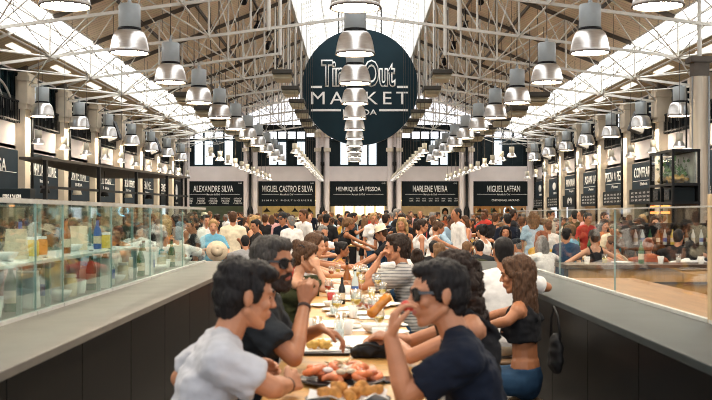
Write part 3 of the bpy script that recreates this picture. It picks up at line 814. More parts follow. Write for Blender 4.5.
NAMES = [('ALEXANDRE SILVA', 2.25), ('MIGUEL CASTRO E SILVA', 2.85), ('HENRIQUE SÁ PESSOA', 2.5), ('MARLENE VIEIRA', 1.95), ('MIGUEL LAFFAN', 1.85)]
for i in range(5):
    x0, x1 = EDGE[i] + (0.15 if i == 0 else 0.42), EDGE[i + 1] - (0.15 if i == 4 else 0.42)
    w = struct(empty('window_%d' % (50 + i)), 'dark framed window of the far gallery')
    b = MB(); b.mi = 0
    n = 6; dx = (x1 - x0) / n
    lit = MB(); drk = MB()
    for k in range(n):
        a = x0 + k * dx + .05; (lit if (k in ((1, 3, 4) if i == 2 else (1, 2, 4) if i in (0, 1) else (3, 4) if i == 3 else (2,))) else drk).box(a, a + dx - .1, YF + .16, YF + .20, zw0 + .1, zw1 - 0.35 - (rw.random() * .35))
    lit.build('lit_pane', m_pane_lit, w)
    b = MB(); b.box(x0, x1, YF + .22, YF + .26, zw0, zw1); b.build('dark_pane', m_pane, w); drk.build('blind', m_teal, w)
    b = MB()
    for k in range(n + 1): x = x0 + k * dx; b.box(x - .05, x + .05, YF + .05, YF + .2, zw0, zw1)
    for z in (zw0 + .05, zw1 - .55, zw1 - .05): b.box(x0, x1, YF + .04, YF + .2, z - .05, z + .05)
    b.build('frame', m_teal, w)
# columns of the far wall: twin pale pilasters with a black downpipe between
for i, x in enumerate(EDGE[1:5] + [XL + .12, XR - .12]):
    r = struct(empty('column_far', (x, YF - .3, 0)), 'pale twin pilaster between the far stalls')
    b = MB(); 
    for q in (-1, 1): b.box(q * .27 - .11, q * .27 + .11, -.1, .32, 0, zw1 - .3)
    b.box(-.3, .3, .1, .3, 0, zw1)
    b.build('pilaster', m_plaster, r)
    b = MB()
    for q in (-1, 1):
        b.box(q * .27 - .19, q * .27 + .19, -.2, .3, zw1 - 1.25, zw1 - 1.05); b.box(q * .27 - .17, q * .27 + .17, -.18, .3, zw1 - .45, zw1 - .2); b.box(q * .3 - .25, q * .3 + .25, -.3, .3, zw1 - .2, zw1)
    b.build('capital', m_cream, r)
    b = MB(); b.lathe([(.17, 0), (.17, 1.9), (.12, 2.05), (.07, 2.15), (.07, 4.4), (.11, 4.45), (.11, 4.6), (.07, 4.65), (.07, zw1 - 1.0)], (0, -.14, 0), n=10); b.build('downpipe', m_black, r)
for i in range(5):
    x0, x1 = EDGE[i] + (0.15 if i == 0 else 0.42), EDGE[i + 1] - (0.15 if i == 4 else 0.42); xc = (x0 + x1) / 2
    s = thing('stall_sign', ['far wall sign nearest the left corner, dark board with dense menu lettering', 'far wall sign between the left corner sign and the middle one, long two-word name',
                             'dark sign at the middle of the far wall, straight below the round sign', 'far wall sign just right of the middle one, row of small dishes along its foot',
                             'far wall sign nearest the right corner, one short line of lettering at its foot'][i], 'sign', (xc, YF - .12, zs0), 0, 'dark stall signs on the far wall')
    W = x1 - x0; b = MB(); b.box(-W / 2, W / 2, 0, .12, 0, zs1 - zs0); b.build('board', m_dark, s, bevel=.01)
    nm, wd = NAMES[i]
    text(nm, m_letter, s, (0 if i != 1 else .05, -.005, .97), wd, 0.36, name='name_lettering', offset=0.012)
    for xa, xb in ((-W * .44, -.42), (.42, W * .44)): b = MB(); b.box(xa, xb, -.012, 0, .655, .672); b.build('rule_line', m_letter, s)
    text('Mercado do Chef', m_letter, s, (0, -.005, .66), .74, 0.10, name='small_lettering', offset=0.01)
    text('CHEF', m_letter, s, (W / 2 - .18, -.005, 1.28), .2, .07, name='corner_lettering')
    if i == 0:
        for k in range(5):
            for j, t in enumerate(('ENTRADAS', 'PEIXE', 'CARNE')): text(t, m_letter, s, (-1.38 + k * .69, -.005, .42 - j * .13), .5 - .06 * ((k + j) % 3), .085, name='menu_lettering', extrude=0)
    if i == 1: text('S I M P L Y   P O R T U G U E S E', m_letter, s, (0, -.005, .32), 2.8, .085, name='menu_lettering', offset=.005)
    if i == 3:
        for k in range(8):
            for j in range(2): text(('PRATO', 'DIA')[j], m_letter, s, (-1.05 + k * .36, -.005, .42 - j * .12), .2, .07, name='menu_lettering', extrude=0)
    if i == 4: text('CHICKEN ALL AROUND', m_letter, s, (.1, -.005, .33), 1.55, .11, name='menu_lettering', offset=.01)
    # the lit stall under the sign
    st = thing('food_stall', ['food stall with green lit back wall in the far left corner', 'food stall with pale yellow back wall and dark lamps', 'food stall with white lit back panels at the middle of the far wall',
                              'food stall with cream back wall and portrait at the far wall', 'food stall with warm shelves in the far right corner'][i], 'stall', (xc, YF + .2, 0), 0, 'lit food stalls along the far wall')
    cc = [(0.10, 0.14, 0.10), (0.80, 0.68, 0.34), (0.85, 0.80, 0.70), (0.72, 0.60, 0.44), (0.50, 0.28, 0.12)][i]
    b = MB(); b.box(-W / 2, W / 2, 2.15, 2.3, 0, zs1 - .1); b.build('back_panel', mat('stall_back_%d' % i, cc, .6, var=.15, scale=3), st)
    b = MB(); b.box(-W / 2, W / 2, -.1, .5, 0, 1.08); b.box(-W / 2 - .05, W / 2 + .05, -.15, .55, 1.08, 1.12); b.build('counter', m_dark, st)
    b = MB(); b.box(-W / 2, W / 2, 1.0, 1.2, zs0 + .3, zs0 + .36); b.build('light_strip', m_warm, st)
    if i in (1, 4):
        for k in range(4):
            b = MB(); b.lathe([(.03, .22), (.05, .16), (.22, 0)], (-1.2 + k * .8, .7, zs0 - .32), n=12); b.tube((-1.2 + k * .8, .7, zs0 - .1), (-1.2 + k * .8, .7, zs0 + .3), .01); b.build('hood_lamp', m_black, st)
    if i == 2:
        for k in range(5): b = MB(); b.box(-1.35 + k * .6, -.9 + k * .6, 2.1, 2.14, zs0 - .5, zs0 + .1); b.build('light_panel', m_pane_lit if False else m_warm, st)
    if i == 3:
        b = MB(); b.box(.75, 1.35, 2.05, 2.14, 1.35, 2.15); b.build('portrait_board', m_letter, st)
        b = MB(); b.lathe([(.001, -.03), (.16, -.02), (.19, .1), (.17, .25), (.08, .34), (.001, .36)], (1.05, 2.02, 1.72), n=14, sy=.2); b.build('portrait_hair', m_black, st)
        b = MB(); b.ell((1.05, 1.99, 1.78), (.11, .03, .14)); b.build('portrait_face', skin_m('fair'), st)
    if i == 4:
        for z in (1.35, 1.75):
            b = MB(); b.box(-W / 2, W / 2, 1.85, 2.15, z, z + .03); b.build('shelf', m_cream, st)
        for k in range(14):
            b = MB(); b.lathe([(.06, 0), (.07, .2), (.03, .26), (.03, .3)], (-1.5 + k * .23, 2.0, 1.38 + .4 * (k % 2)), n=8, cap0=True, cap1=True); b.build('jar', [mat('jar_a', (.6, .2, .05)), mat('jar_b', (.7, .6, .4)), mat('jar_c', (.1, .25, .2))][k % 3], st)
b = MB(); 
for i in range(10): a = 2 * PI * i / 24; 
for k in range(1): b.path([(.25 * math.cos(2 * PI * t / 20 + 2.4), 0, .25 * math.sin(2 * PI * t / 20 + 2.4)) for t in range(17)], .025)
o = b.build('neon_sign', mat_emit('neon_blue', (.35, .75, 1.0), 2.0)); o.location = at(509, 211, 54); tag(o, 'curved pale blue neon sign at the far right stall', 'sign')

# ---------------------------------------------------------------- side walls, one bay after another
zb0, zb1 = EYE + 2.64, EYE + 4.16
LSIGN = {3: ('CASA', ''), 4: ('COZINHA DA FELICIDADE', 'Mercado da Ribeira'), 5: ('MONTE MAR', 'LISBOA'), 6: ('O PREGO', 'Lisboa'), 7: ('CAFÉ DE SÃO BENTO', 'Lisboa'), 8: ('SEA ME', 'Peixaria'), 9: ('PEIXE', 'Lisboa'), 10: ('', '')}
RSIGN = {5: ('CONFRARIA', 'Lisboa'), 6: ('PIZZA A PEZZI', 'Pizzas'), 7: ('ASIAN LAB', 'Asian'), 8: ('HONORATO', 'Burgers'), 9: ('', ''), 10: ('', '')}
for q, side in ((-1, 'left'), (1, 'right')):
    X = X0 + q * HW; 
    b = MB()
    def bx(xa, xb, *a): b.box(min(xa, xb), max(xa, xb), *a)
    bx(X, X + q * .3, YB, YF, zs1 - .02, zb0); bx(X, X + q * .3, YB, YF, zb1, EYE + 4.6); bx(X + q * 1.9, X + q * 2.1, YB, YF, 0, zs1); bx(X, X + q * 2.0, YB, YF, zs1, zs1 + .1); bx(X, X + q * .3, YB, 13.9, 0, EYE + 4.6)
    bx(X + q * 1.2, X + q * 1.3, YB, YF, zb0, zb1 + .5)
    struct(b.build('wall_' + side, m_plaster), 'rose white side wall over the stalls')
    for bi, (y0, y1) in enumerate(BAYS):
        if y0 < 25: 
            b = MB(); bx(X, X + q * .3, y0, y1, 0, zb1); struct(b.build('wall_%s_%d' % (side, bi), m_plaster)); continue
        w = struct(empty('window_%s_%d' % (side, bi)), 'dark gallery window with railing above the stalls')
        b = MB(); bx(X + q * .12, X + q * .15, y0, y1, zb0, zb1); b.build('pane', m_pane, w)
        b = MB()
        for k in range(7): y = y0 + .25 + k * .58; bx(X + q * .03, X + q * .11, y - .035, y + .035, zb0, zb1)
        for z in (zb0 + .04, zb0 + .75, zb1 - .04): bx(X + q * .03, X + q * .11, y0, y1, z - .04, z + .04)
        yc = (y0 + y1) / 2
        b.build('frame', m_teal, w)
        b = MB(); b.path([(X + q * .02, yc + 1.5 * math.cos(PI * t / 12), zb0 + .35 + .8 * math.sin(PI * t / 12)) for t in range(13)], .035); b.path([(X + q * .02, yc + .8 * math.cos(PI * t / 12), zb0 + .35 + .6 * math.sin(PI * t / 12)) for t in range(13)], .03); b.build('arch_tracery', m_white, w)
        lit = MB()
        for k in ((1, 3) if (bi + (q > 0)) % 2 else (2, 4)): y = y0 + .3 + k * .58; lit.box(min(X + q * .09, X + q * .10), max(X + q * .09, X + q * .10), y, y + .48, zb0 + .8, zb1 - .1)
        lit.build('lit_pane', m_pane_lit, w)
        b = MB()
        b.bar((X - q * .12, y0, zb0 + .62), (X - q * .12, y1, zb0 + .62), .05, .05); b.bar((X - q * .12, y0, zb0 + .06), (X - q * .12, y1, zb0 + .06), .04, .04)
        for k in range(28): y = y0 + .1 + k * .14; b.bar((X - q * .12, y, zb0), (X - q * .12, y, zb0 + .62), .025, .025)
        o = b.build('balcony_railing', m_black); tag(o, 'black balcony railing on the %s wall, %sbay from the far corner' % (side, nth(10 - bi)), 'railing', 'black balcony railings along the side walls')
        # column at the near edge of the bay
        c = struct(empty('column_%s' % side, (X, y0, 0)), 'cream column with bulging capital on the side wall')
        b = MB(); b.box(min(0, -q * .28) - (.0), max(0, -q * .28), -.24, .24, 0, EYE + 4.0); b.build('shaft', m_cream, c)
        b = MB()
        for za, zc, e in ((3.05, 3.2, .06), (3.2, 3.85, .10), (3.85, 4.0, .16), (4.0, 4.1, .10)): b.box(min(.1, -q * (.28 + e)), max(.1, -q * (.28 + e)) if q > 0 else (.28 + e), -.24 - e, .24 + e, EYE + za, EYE + zc)
        b.build('capital', m_cream, c)
        b = MB(); b.box(-.3, .3, -.2, .2, EYE + 4.1, EYE + 4.5); b.build('bracket', m_rafter, c)
        b = MB(); b.path([(-q * .31, .32, 0), (-q * .31, .32, EYE + 3.0), (-q * .46, .46, EYE + 3.15), (-q * .46, .46, EYE + 3.80), (-q * .2, .46, EYE + 3.95)], .045); b.build('downpipe', m_black, c)
        # stall and sign
        nm, sub = (LSIGN if q < 0 else RSIGN).get(bi, ('', ''))
        s = thing('stall_sign', 'navy stall sign on the %s wall, %sbay from the far corner' % (side, nth(10 - bi)), 'sign', (X - q * .02, yc, zs0), 0, 'navy stall signs along the %s wall' % side)
        b = MB(); b.box(min(0, -q * .1), max(0, -q * .1), -1.62, 1.62, .42 if q > 0 else 0, 1.35); b.build('board', m_navy if bi < 9 or q > 0 else m_dark, s, bevel=.01)
        if q > 0: b = MB(); b.box(-.2, -.04, -1.7, 1.62, -.12, .42); b.build('menu_board', m_dark, s)
        rz = -q * PI / 2; xo = -q * .105
        if nm:
            text(nm, m_letter, s, (xo, .1 * q, 1.0 if q > 0 else .88), min(2.9, .2 * len(nm) + .6), .36, rz, 'name_lettering', offset=.012)
            text(sub, m_letter, s, (xo, .1, .60 if q > 0 else .55), .9, .11, rz, 'small_lettering', offset=.01) if sub else None
            b = MB(); b.box(min(xo, xo - q * .01), max(xo, xo - q * .01), -1.45, 1.45, .70, .715); b.build('rule_line', m_letter, s)
        elif q < 0:
            b = MB(); b.ell((xo, 0, .75), (.015, .32, .42)); b.build('white_emblem', m_letter, s); text('PESSOA', m_letter, s, (xo, 0, .15), .9, .1, rz, 'small_lettering')
        else:
            b = MB(); b.ell((xo, .2, .95), (.015, .42, .2)); b.build('white_emblem', m_letter, s); text('LISBOA', m_letter, s, (xo, 0, .60), .8, .1, rz, 'small_lettering')
        if q > 0:
            if bi == 8: text('(M)', m_letter, s, (-.205, 0, .14), .9, .34, rz, 'emblem_lettering')
            else:
                for k in range(6):
                    for j in range(3): text(('BIFE', 'ATUM', 'MASSA', 'SALADA', 'SOPA', 'ARROZ')[(k + j) % 6], m_letter, s, (-.205, -1.3 + k * .5, .28 - j * .13), .3 + .03 * ((k * j) % 4), .07, rz, 'menu_lettering', extrude=0)
        st = thing('food_stall', 'food stall under the %ssign from the far corner on the %s wall' % (nth(10 - bi), side), 'stall', (X, yc, 0), 0, 'food stalls along the %s wall' % side)
        b = MB(); b.box(min(q * .05, q * .6), max(q * .05, q * .6), -1.6, 1.6, 0, 1.05); b.build('counter', m_dark, st)
        cc = [(0.45, .28, .12), (.10, .12, .12), (.50, .40, .25)][bi % 3]
        b = MB(); b.box(min(q * 1.7, q * 1.8), max(q * 1.7, q * 1.8), -1.7, 1.7, 0, zs1 - .1); b.build('back_panel', mat('side_stall_back_%d' % (bi % 3), cc, .6, scale=3), st)
        b = MB(); b.box(min(q * .9, q * 1.1), max(q * .9, q * 1.1), -1.2, 1.2, zs0 + .1, zs0 + .15); b.build('light_strip', m_warm, st)

# black loudspeakers on the columns
for k, (q, y) in enumerate(((-1, 37.9), (-1, 45.9), (1, 33.9), (1, 41.9), (1, 49.9))):
    x = X0 + q * (HW - .75)
    r = thing('wall_mounted_loudspeaker', 'black loudspeaker tilted down from the %s wall, %s' % ('left' if q < 0 else 'right', ['nearer of the two', 'farther of the two', 'nearest of the three', 'middle of the three', 'farthest of the three'][k]), 'loudspeaker', (x, y + .5, EYE + 3.1), 0)
    b = MB(); b.box(-.22, .22, -.25, .25, -.35, .35); o = b.build('cabinet', m_black, r, bevel=.02); o.rotation_euler = (0, q * .35, 0)
    b = MB(); b.tube((0, 0, 0), (q * .75, 0, .1), .03); b.build('bracket', m_black, r)

# ---------------------------------------------------------------- the round sign
DY = 43.5; c = at(360, 87, DY); R_ = 58 * DY / FPX
s = thing('hanging_round_sign', 'huge round teal sign with white lettering hanging under the roof lantern', 'sign', c)
b = MB(); b.tube((0, 0, 0), (0, .3, 0), R_, n=96); b.build('disc', mat('sign_teal', (0.002, 0.019, 0.029), 0.40, var=.15, scale=.8, spec=.2), s)
b = MB(); 
for x in (-.9, .9): b.tube((x, .15, R_ * .85), (x, .15, lz - c.z + .2), .03)
b.build('hanger', m_black, s)
u = DY / FPX
def sp(px, py): return ((px - 360) * u, -.004, (87 - py) * u)
m_in = MATS['sign_teal']
for w_, x_, wd in (('Time', 339.5, 37), ('Out', 379.5, 32)):
    l = sp(x_, 73.5)
    text(w_, m_letter, s, l, wd * u, 27.5 * u, name='outlined_lettering', offset=.05, extrude=.02)
    text(w_, m_in, s, (l[0], l[1] - .021, l[2]), (wd - 2.8) * u, 24.7 * u, name='outlined_lettering_fill', offset=.0, extrude=.01)
l = sp(359.7, 98); text('MARKET', m_letter, s, l, 97 * u, 12.5 * u, offset=.0, spacing=1.35, extrude=.02, name='market_lettering')
l = sp(360, 112.3); text('LISBOA', m_letter, s, l, 34 * u, 5.6 * u, offset=.008, extrude=.02, name='small_lettering')
for xa, xb, y in ((311, 322, 87), (397, 408, 87), (311, 341, 110.2), (379, 408, 110.2)):
    p0, p1 = sp(xa, y), sp(xb, y); b = MB(); b.box(p0[0], p1[0], -.024, 0, p0[2] - .045, p0[2] + .045); b.build('rule_line', m_letter, s)

# ---------------------------------------------------------------- lamps
def lamp_proto():
    r = empty('pendant_lamp')
    b = MB(); b.lathe([(.02, .84), (.17, .84), (.19, .82), (.19, .43), (.17, .41)], n=20); b.build('housing', m_grey, r)
    b = MB(); b.lathe([(.195, .43), (.205, .41), (.205, .39), (.19, .38)], n=20); b.build('collar_ring', m_black, r)
    b = MB(); b.lathe([(.18, .39), (.225, .372), (.265, .33), (.295, .25), (.318, .15), (.335, .05), (.348, -.01), (.333, -.01), (.318, .06), (.30, .15), (.275, .25), (.24, .32), (.17, .37)], n=28); b.build('bell_shade', m_alu, r)
    b = MB(); b.lathe([(.335, .012), (.352, .004), (.352, -.014), (.328, -.014)], n=28); b.build('rim', mat('rim_dark', (.09, .075, .06), .5), r)
    b = MB(); b.lathe([(.001, .035), (.15, .03), (.316, .012)], n=24); b.build('lens', m_lamp, r)
    b = MB(); b.tube((0, 0, .84), (0, 0, .93), .035); b.tube((0, 0, .9), (0, 0, 1.0), .012); b.build('hanger', m_grey, r)
    return r
first = lamp_proto(); nlamp = 0
def put_lamp(x, y, h, label, group):
    global nlamp
    o = first if nlamp == 0 else copy_tree(first); nlamp += 1
    o.location = (x, y, EYE + h); tag(o, label, 'lamp', group)
    z1 = min(roof_h(x) if abs(x - X0) > LW else lz + .5, EYE + 9)
    b = MB(); b.tube((0, 0, .98), (0, 0, z1 - EYE - h), .009, n=6); b.build('cable', m_rafter, o)
ROWS = [(0.02, 'in the middle row in front of the round sign', [13.9 + 4 * k for k in range(11)], 2.80), (-3.9, 'in the row left of the round sign', [13.9 + 4 * k for k in range(11)], 2.82),
        (4.1, 'in the row right of the round sign', [13.9 + 4 * k for k in range(11)], 2.82), (-9.05, 'in the row along the left wall', [29.9 + 4 * k for k in range(7)], 2.86), (9.45, 'in the row along the right wall', [29.9 + 4 * k for k in range(7)], 2.88)]
for x, where, ys, h in ROWS:
    for k, y in enumerate(ys): put_lamp(x, y, h, 'big silver bell lamp, %s' % (nth(k) + 'nearest ' + where), 'big bell lamps ' + where)
for x, where, _, h in ROWS[:3]:
    for y, w_ in ((5.9, 'above the near end of the long table'), (9.9, 'above the middle of the long table')): put_lamp(x, y, h, 'big bell lamp %s, %s' % (w_, {'in the m': 'middle row', 'in the r': 'left row' if 'left' in where else 'right row'}[where[:8]]), 'big bell lamps ' + where)
# small pendants
def small_proto():
    r = empty('small_pendant_lamp')
    b = MB(); b.lathe([(.01, .40), (.10, .40), (.10, .17), (.08, .16)], n=12); b.build('housing', mat('small_housing', (.52, .49, .40), .5), r)
    b = MB(); b.lathe([(.09, .17), (.13, .12), (.18, .04), (.20, 0), (.185, 0), (.15, .07), (.08, .15)], n=14); b.build('bell_shade', m_alu, r)
    b = MB(); b.lathe([(.001, .02), (.18, .012)], n=12); b.build('lens', mat_emit('small_lamp_lens', (1.0, 0.86, 0.66), 8.0), r)
    return r
first2 = small_proto(); ns = 0
def put_small(x, y, h, sc, label, group):
    global ns
    o = first2 if ns == 0 else copy_tree(first2); ns += 1
    o.location = (x, y, EYE + h); o.scale = (sc,) * 3; tag(o, label, 'lamp', group)
    z1 = roof_h(x) if abs(x - X0) > LW else lz
    b = MB(); b.tube((0, 0, .39), (0, 0, (z1 - EYE - h) / sc), .006 / sc, n=5); b.build('cable', m_rafter, o)
for x, where, ys, h, sc in ((-1.72, 'in the low row just left of the middle', [30 + 1.8 * k for k in range(15)], 1.80, .72), (2.05, 'in the low row just right of the middle', [30 + 1.8 * k for k in range(15)], 1.80, .72),
                            (-4.45, 'in the low row towards the left stalls', [32 + 2.2 * k for k in range(11)], 1.80, .8), (4.9, 'in the low row towards the right stalls', [32 + 2.2 * k for k in range(11)], 1.80, .8),
                            (-8.55, 'in the low row before the left wall signs', [27.9 + 2.5 * k for k in range(11)], 1.92, .95), (9.0, 'in the low row before the right wall signs', [28.5 + 2.5 * k for k in range(11)], 1.88, .95)):
    for k, y in enumerate(ys): put_small(x, y, h, sc, 'small bell pendant, %s' % (nth(k) + 'nearest ' + where), 'small pendants ' + where)
# cream louvred heaters with dark tops in two double rows
def heater():
    r = empty('ceiling_heater')
    b = MB(); b.box(-.30, .30, -.5, .5, .16, .30); b.build('casing', mat('heater_dark', (.05, .045, .035), .5), r, bevel=.02)
    b = MB()
    for k in range(4): b.box(-.28 + .02 * k, .28 - .02 * k, -.46, .46, .12 - .04 * k, .135 - .04 * k)
    b.build('louvre', mat('heater_cream', (.60, .54, .38), .5), r)
    b = MB(); b.tube((-.2, 0, .3), (-.2, 0, 2.2), .012); b.tube((.2, 0, .3), (.2, 0, 2.2), .012); b.build('hanger', m_rafter, r)
    return r
h0 = heater(); nh = 0
for x, where, hh in ((-4.75, 'left outer', 3.15), (5.2, 'right outer', 3.15), (-2.2, 'left inner', 4.15), (2.7, 'right inner', 4.15)):
    for k in range(7 if 'outer' in where else 6):
        y = 31.9 + 4 * k if 'inner' in where else 29.3 + 3.6 * k
        o = h0 if nh == 0 else copy_tree(h0); nh += 1; o.location = (x, y, EYE + hh)
        tag(o, 'dark louvred heater with cream grille, %snearest in the %s row' % (nth(k), where), 'heater', 'ceiling heaters in the %s row' % where)
# small dark spotlights on the roof
n = 0
for q in (-1, 1):
    for k in range(6):
        y = 25.9 + 4 * k; x = X0 + q * 3.4
        r = thing('ceiling_spotlight', 'small black spotlight clamped under the %s roof slope, %snearest' % ('left' if q < 0 else 'right', nth(k)), 'spotlight', (x, y - .2, roof_h(x) - .55), 0, 'roof spotlights')
        b = MB(); b.tube((-.02, -.15, -.12), (.02, .16, .10), .10, .08, n=12); b.build('barrel', m_black, r)
        b = MB(); b.tube((0, 0, .05), (0, 0, .5), .02); b.bar((-.12, 0, .12), (.12, 0, .12), .03, .03); b.build('yoke', m_black, r)
# ---------------------------------------------------------------- the two counters, glass screens and bar fittings
m_body = mat('counter_black', (0.004, 0.004, 0.004), 0.40, var=.2, scale=2, spec=.10)
m_body_l = mat('counter_dark_laminate', (0.010, 0.009, 0.008), 0.42, var=.15, scale=2, spec=.14)
m_top_l = mat('counter_top_pale', (0.17, 0.155, 0.135), 0.42, var=.10, scale=4, spec=.10)
m_top_r = mat('counter_top_slate', (0.036, 0.044, 0.046), 0.40, var=.15, scale=4, spec=.08)
m_wood = mat_planks('table_wood', (0.62, 0.34, 0.095), (0.55, 0.29, 0.075), width=0.11, length=1.4, mortar=0.004, line=(.30, .17, .07), rough=.4)
m_woodv = mat_planks('bar_wood', (0.50, 0.30, 0.14), (0.44, 0.25, 0.11), (PI / 2, 0, PI / 2), width=0.32, length=2.4, mortar=0.006, line=(.12, .06, .03), rough=.5)
m_glass_l = mat_glass('glass_screen_green', (0.88, 0.955, 0.935), .06, fres=.25)
m_glass_r = mat_glass('glass_screen_clear', (0.965, 0.98, 0.975), .03, fres=.16)
m_edge = mat('glass_edge', (0.20, 0.30, 0.27), .3)
m_rail = mat('rail_steel', (0.60, 0.62, 0.60), .3, .4)
CT = EYE - .62
def counter(q, xf, xb, mt, mb_, label):
    r = thing('bar_counter', label, 'counter', (0, 0, 0)); y0, y1 = 1.6, 13.9
    b = MB(); b.box(min(q * xf, q * xb), max(q * xf, q * xb), y0, y1, CT - .045, CT); b.build('countertop', mt, r, bevel=.006)
    ys = [y0, 3.1, 4.3, 5.5, 6.7, 7.9, 9.1, 10.3, 11.5, 12.7, y1 - .05]
    for a, c in zip(ys, ys[1:]):
        b = MB(); b.box(min(q * (xf + .05), q * (xb - .1)), max(q * (xf + .05), q * (xb - .1)), a + .004, c - .004, .10, CT - .05); b.build('front_panel', mb_, r, bevel=.004)
    b = MB(); b.box(min(q * (xf + .10), q * (xb - .15)), max(q * (xf + .10), q * (xb - .15)), y0 + .05, y1 - .1, 0, .10); b.build('plinth', m_black, r)
counter(-1, 1.40, 2.62, m_top_l, m_body_l, 'long dark bar counter with pale grey top under the greenish glass, left of the table')
counter(1, 1.47, 2.12, m_top_r, m_body, 'long black bar counter with slate top, right of the table')
def screen(q, x, y0, y1, m, label, group, zt=EYE + .070):
    r = thing('glass_screen', label, 'glass screen', (q * x, 0, CT), 0, group); h = zt - CT
    b = MB(); b.box(-.005, .005, y0 + .006, y1 - .006, 0.001, h); b.build('pane', m, r)
    b = MB(); b.box(-.012, .012, y0 + .002, y1 - .002, h, h + (.028 if q < 0 else .009)); b.build('top_rail', m_rail, r)
    b = MB(); b.box(-.006, .006, y0, y0 + .006, .03, h); b.build('edge_strip', m_edge, r)
    b = MB(); b.box(-.014, .014, y0 + .01, y1 - .01, 0.0005, .022); b.build('foot_rail', m_rail, r)
LY = [3.4, 5.0, 6.4, 7.0, 8.4, 10.0, 11.9, 13.7]
for i, (a, c) in enumerate(zip(LY, LY[1:])): screen(-1, 1.98, a, c, m_glass_l, 'greenish glass panel %snearest on the pale counter left of the table' % nth(i), 'greenish glass screens on the left counter')
RY = [4.3, 5.9, 8.05, 10.2, 12.9]
for i, (a, c) in enumerate(zip(RY, RY[1:])): screen(1, 2.04, a, c, m_glass_r, 'clear glass panel %snearest on the slate counter right of the table' % nth(i), 'clear glass screens on the right counter', EYE + .045)
b = MB(); b.box(2.03, 2.10, 5.86, 5.92, CT, EYE + .12); o = b.build('screen_post', mat('post_wood', (.55, .40, .22), .5), None, bevel=.004); tag(o, 'pale wooden post holding the clear glass at the right edge of the photo', 'post')
# second glass wall and shelf of the display case on the left counter
r = thing('display_case_back', 'greenish rear glass of the display case on the left counter', 'display case', (-2.56, 0, CT))
for i, (a, c) in enumerate(zip(LY[:-1], LY[1:])):
    b = MB(); b.box(-.004, .004, a + .01, c - .01, .001, .70); b.build('pane', m_glass_l, r)
    b = MB(); b.box(-.012, .012, c - .02, c, 0, .72); b.build('upright', m_edge, r)
r = thing('glass_shelf', 'pale glass shelf inside the display case on the left counter', 'shelf', (0, 0, CT + .30))
b = MB(); b.box(-2.53, -2.06, 3.5, 9.9, 0, .022); b.build('shelf_board', mat('shelf_glass', (.62, .70, .68), .2), r)
for y in (3.6, 5.0, 6.4, 7.0, 8.4, 9.8):
    b = MB(); b.box(-2.52, -2.49, y, y + .03, -.30, 0); b.box(-2.10, -2.07, y, y + .03, -.30, 0); b.build('shelf_leg', m_edge, r)

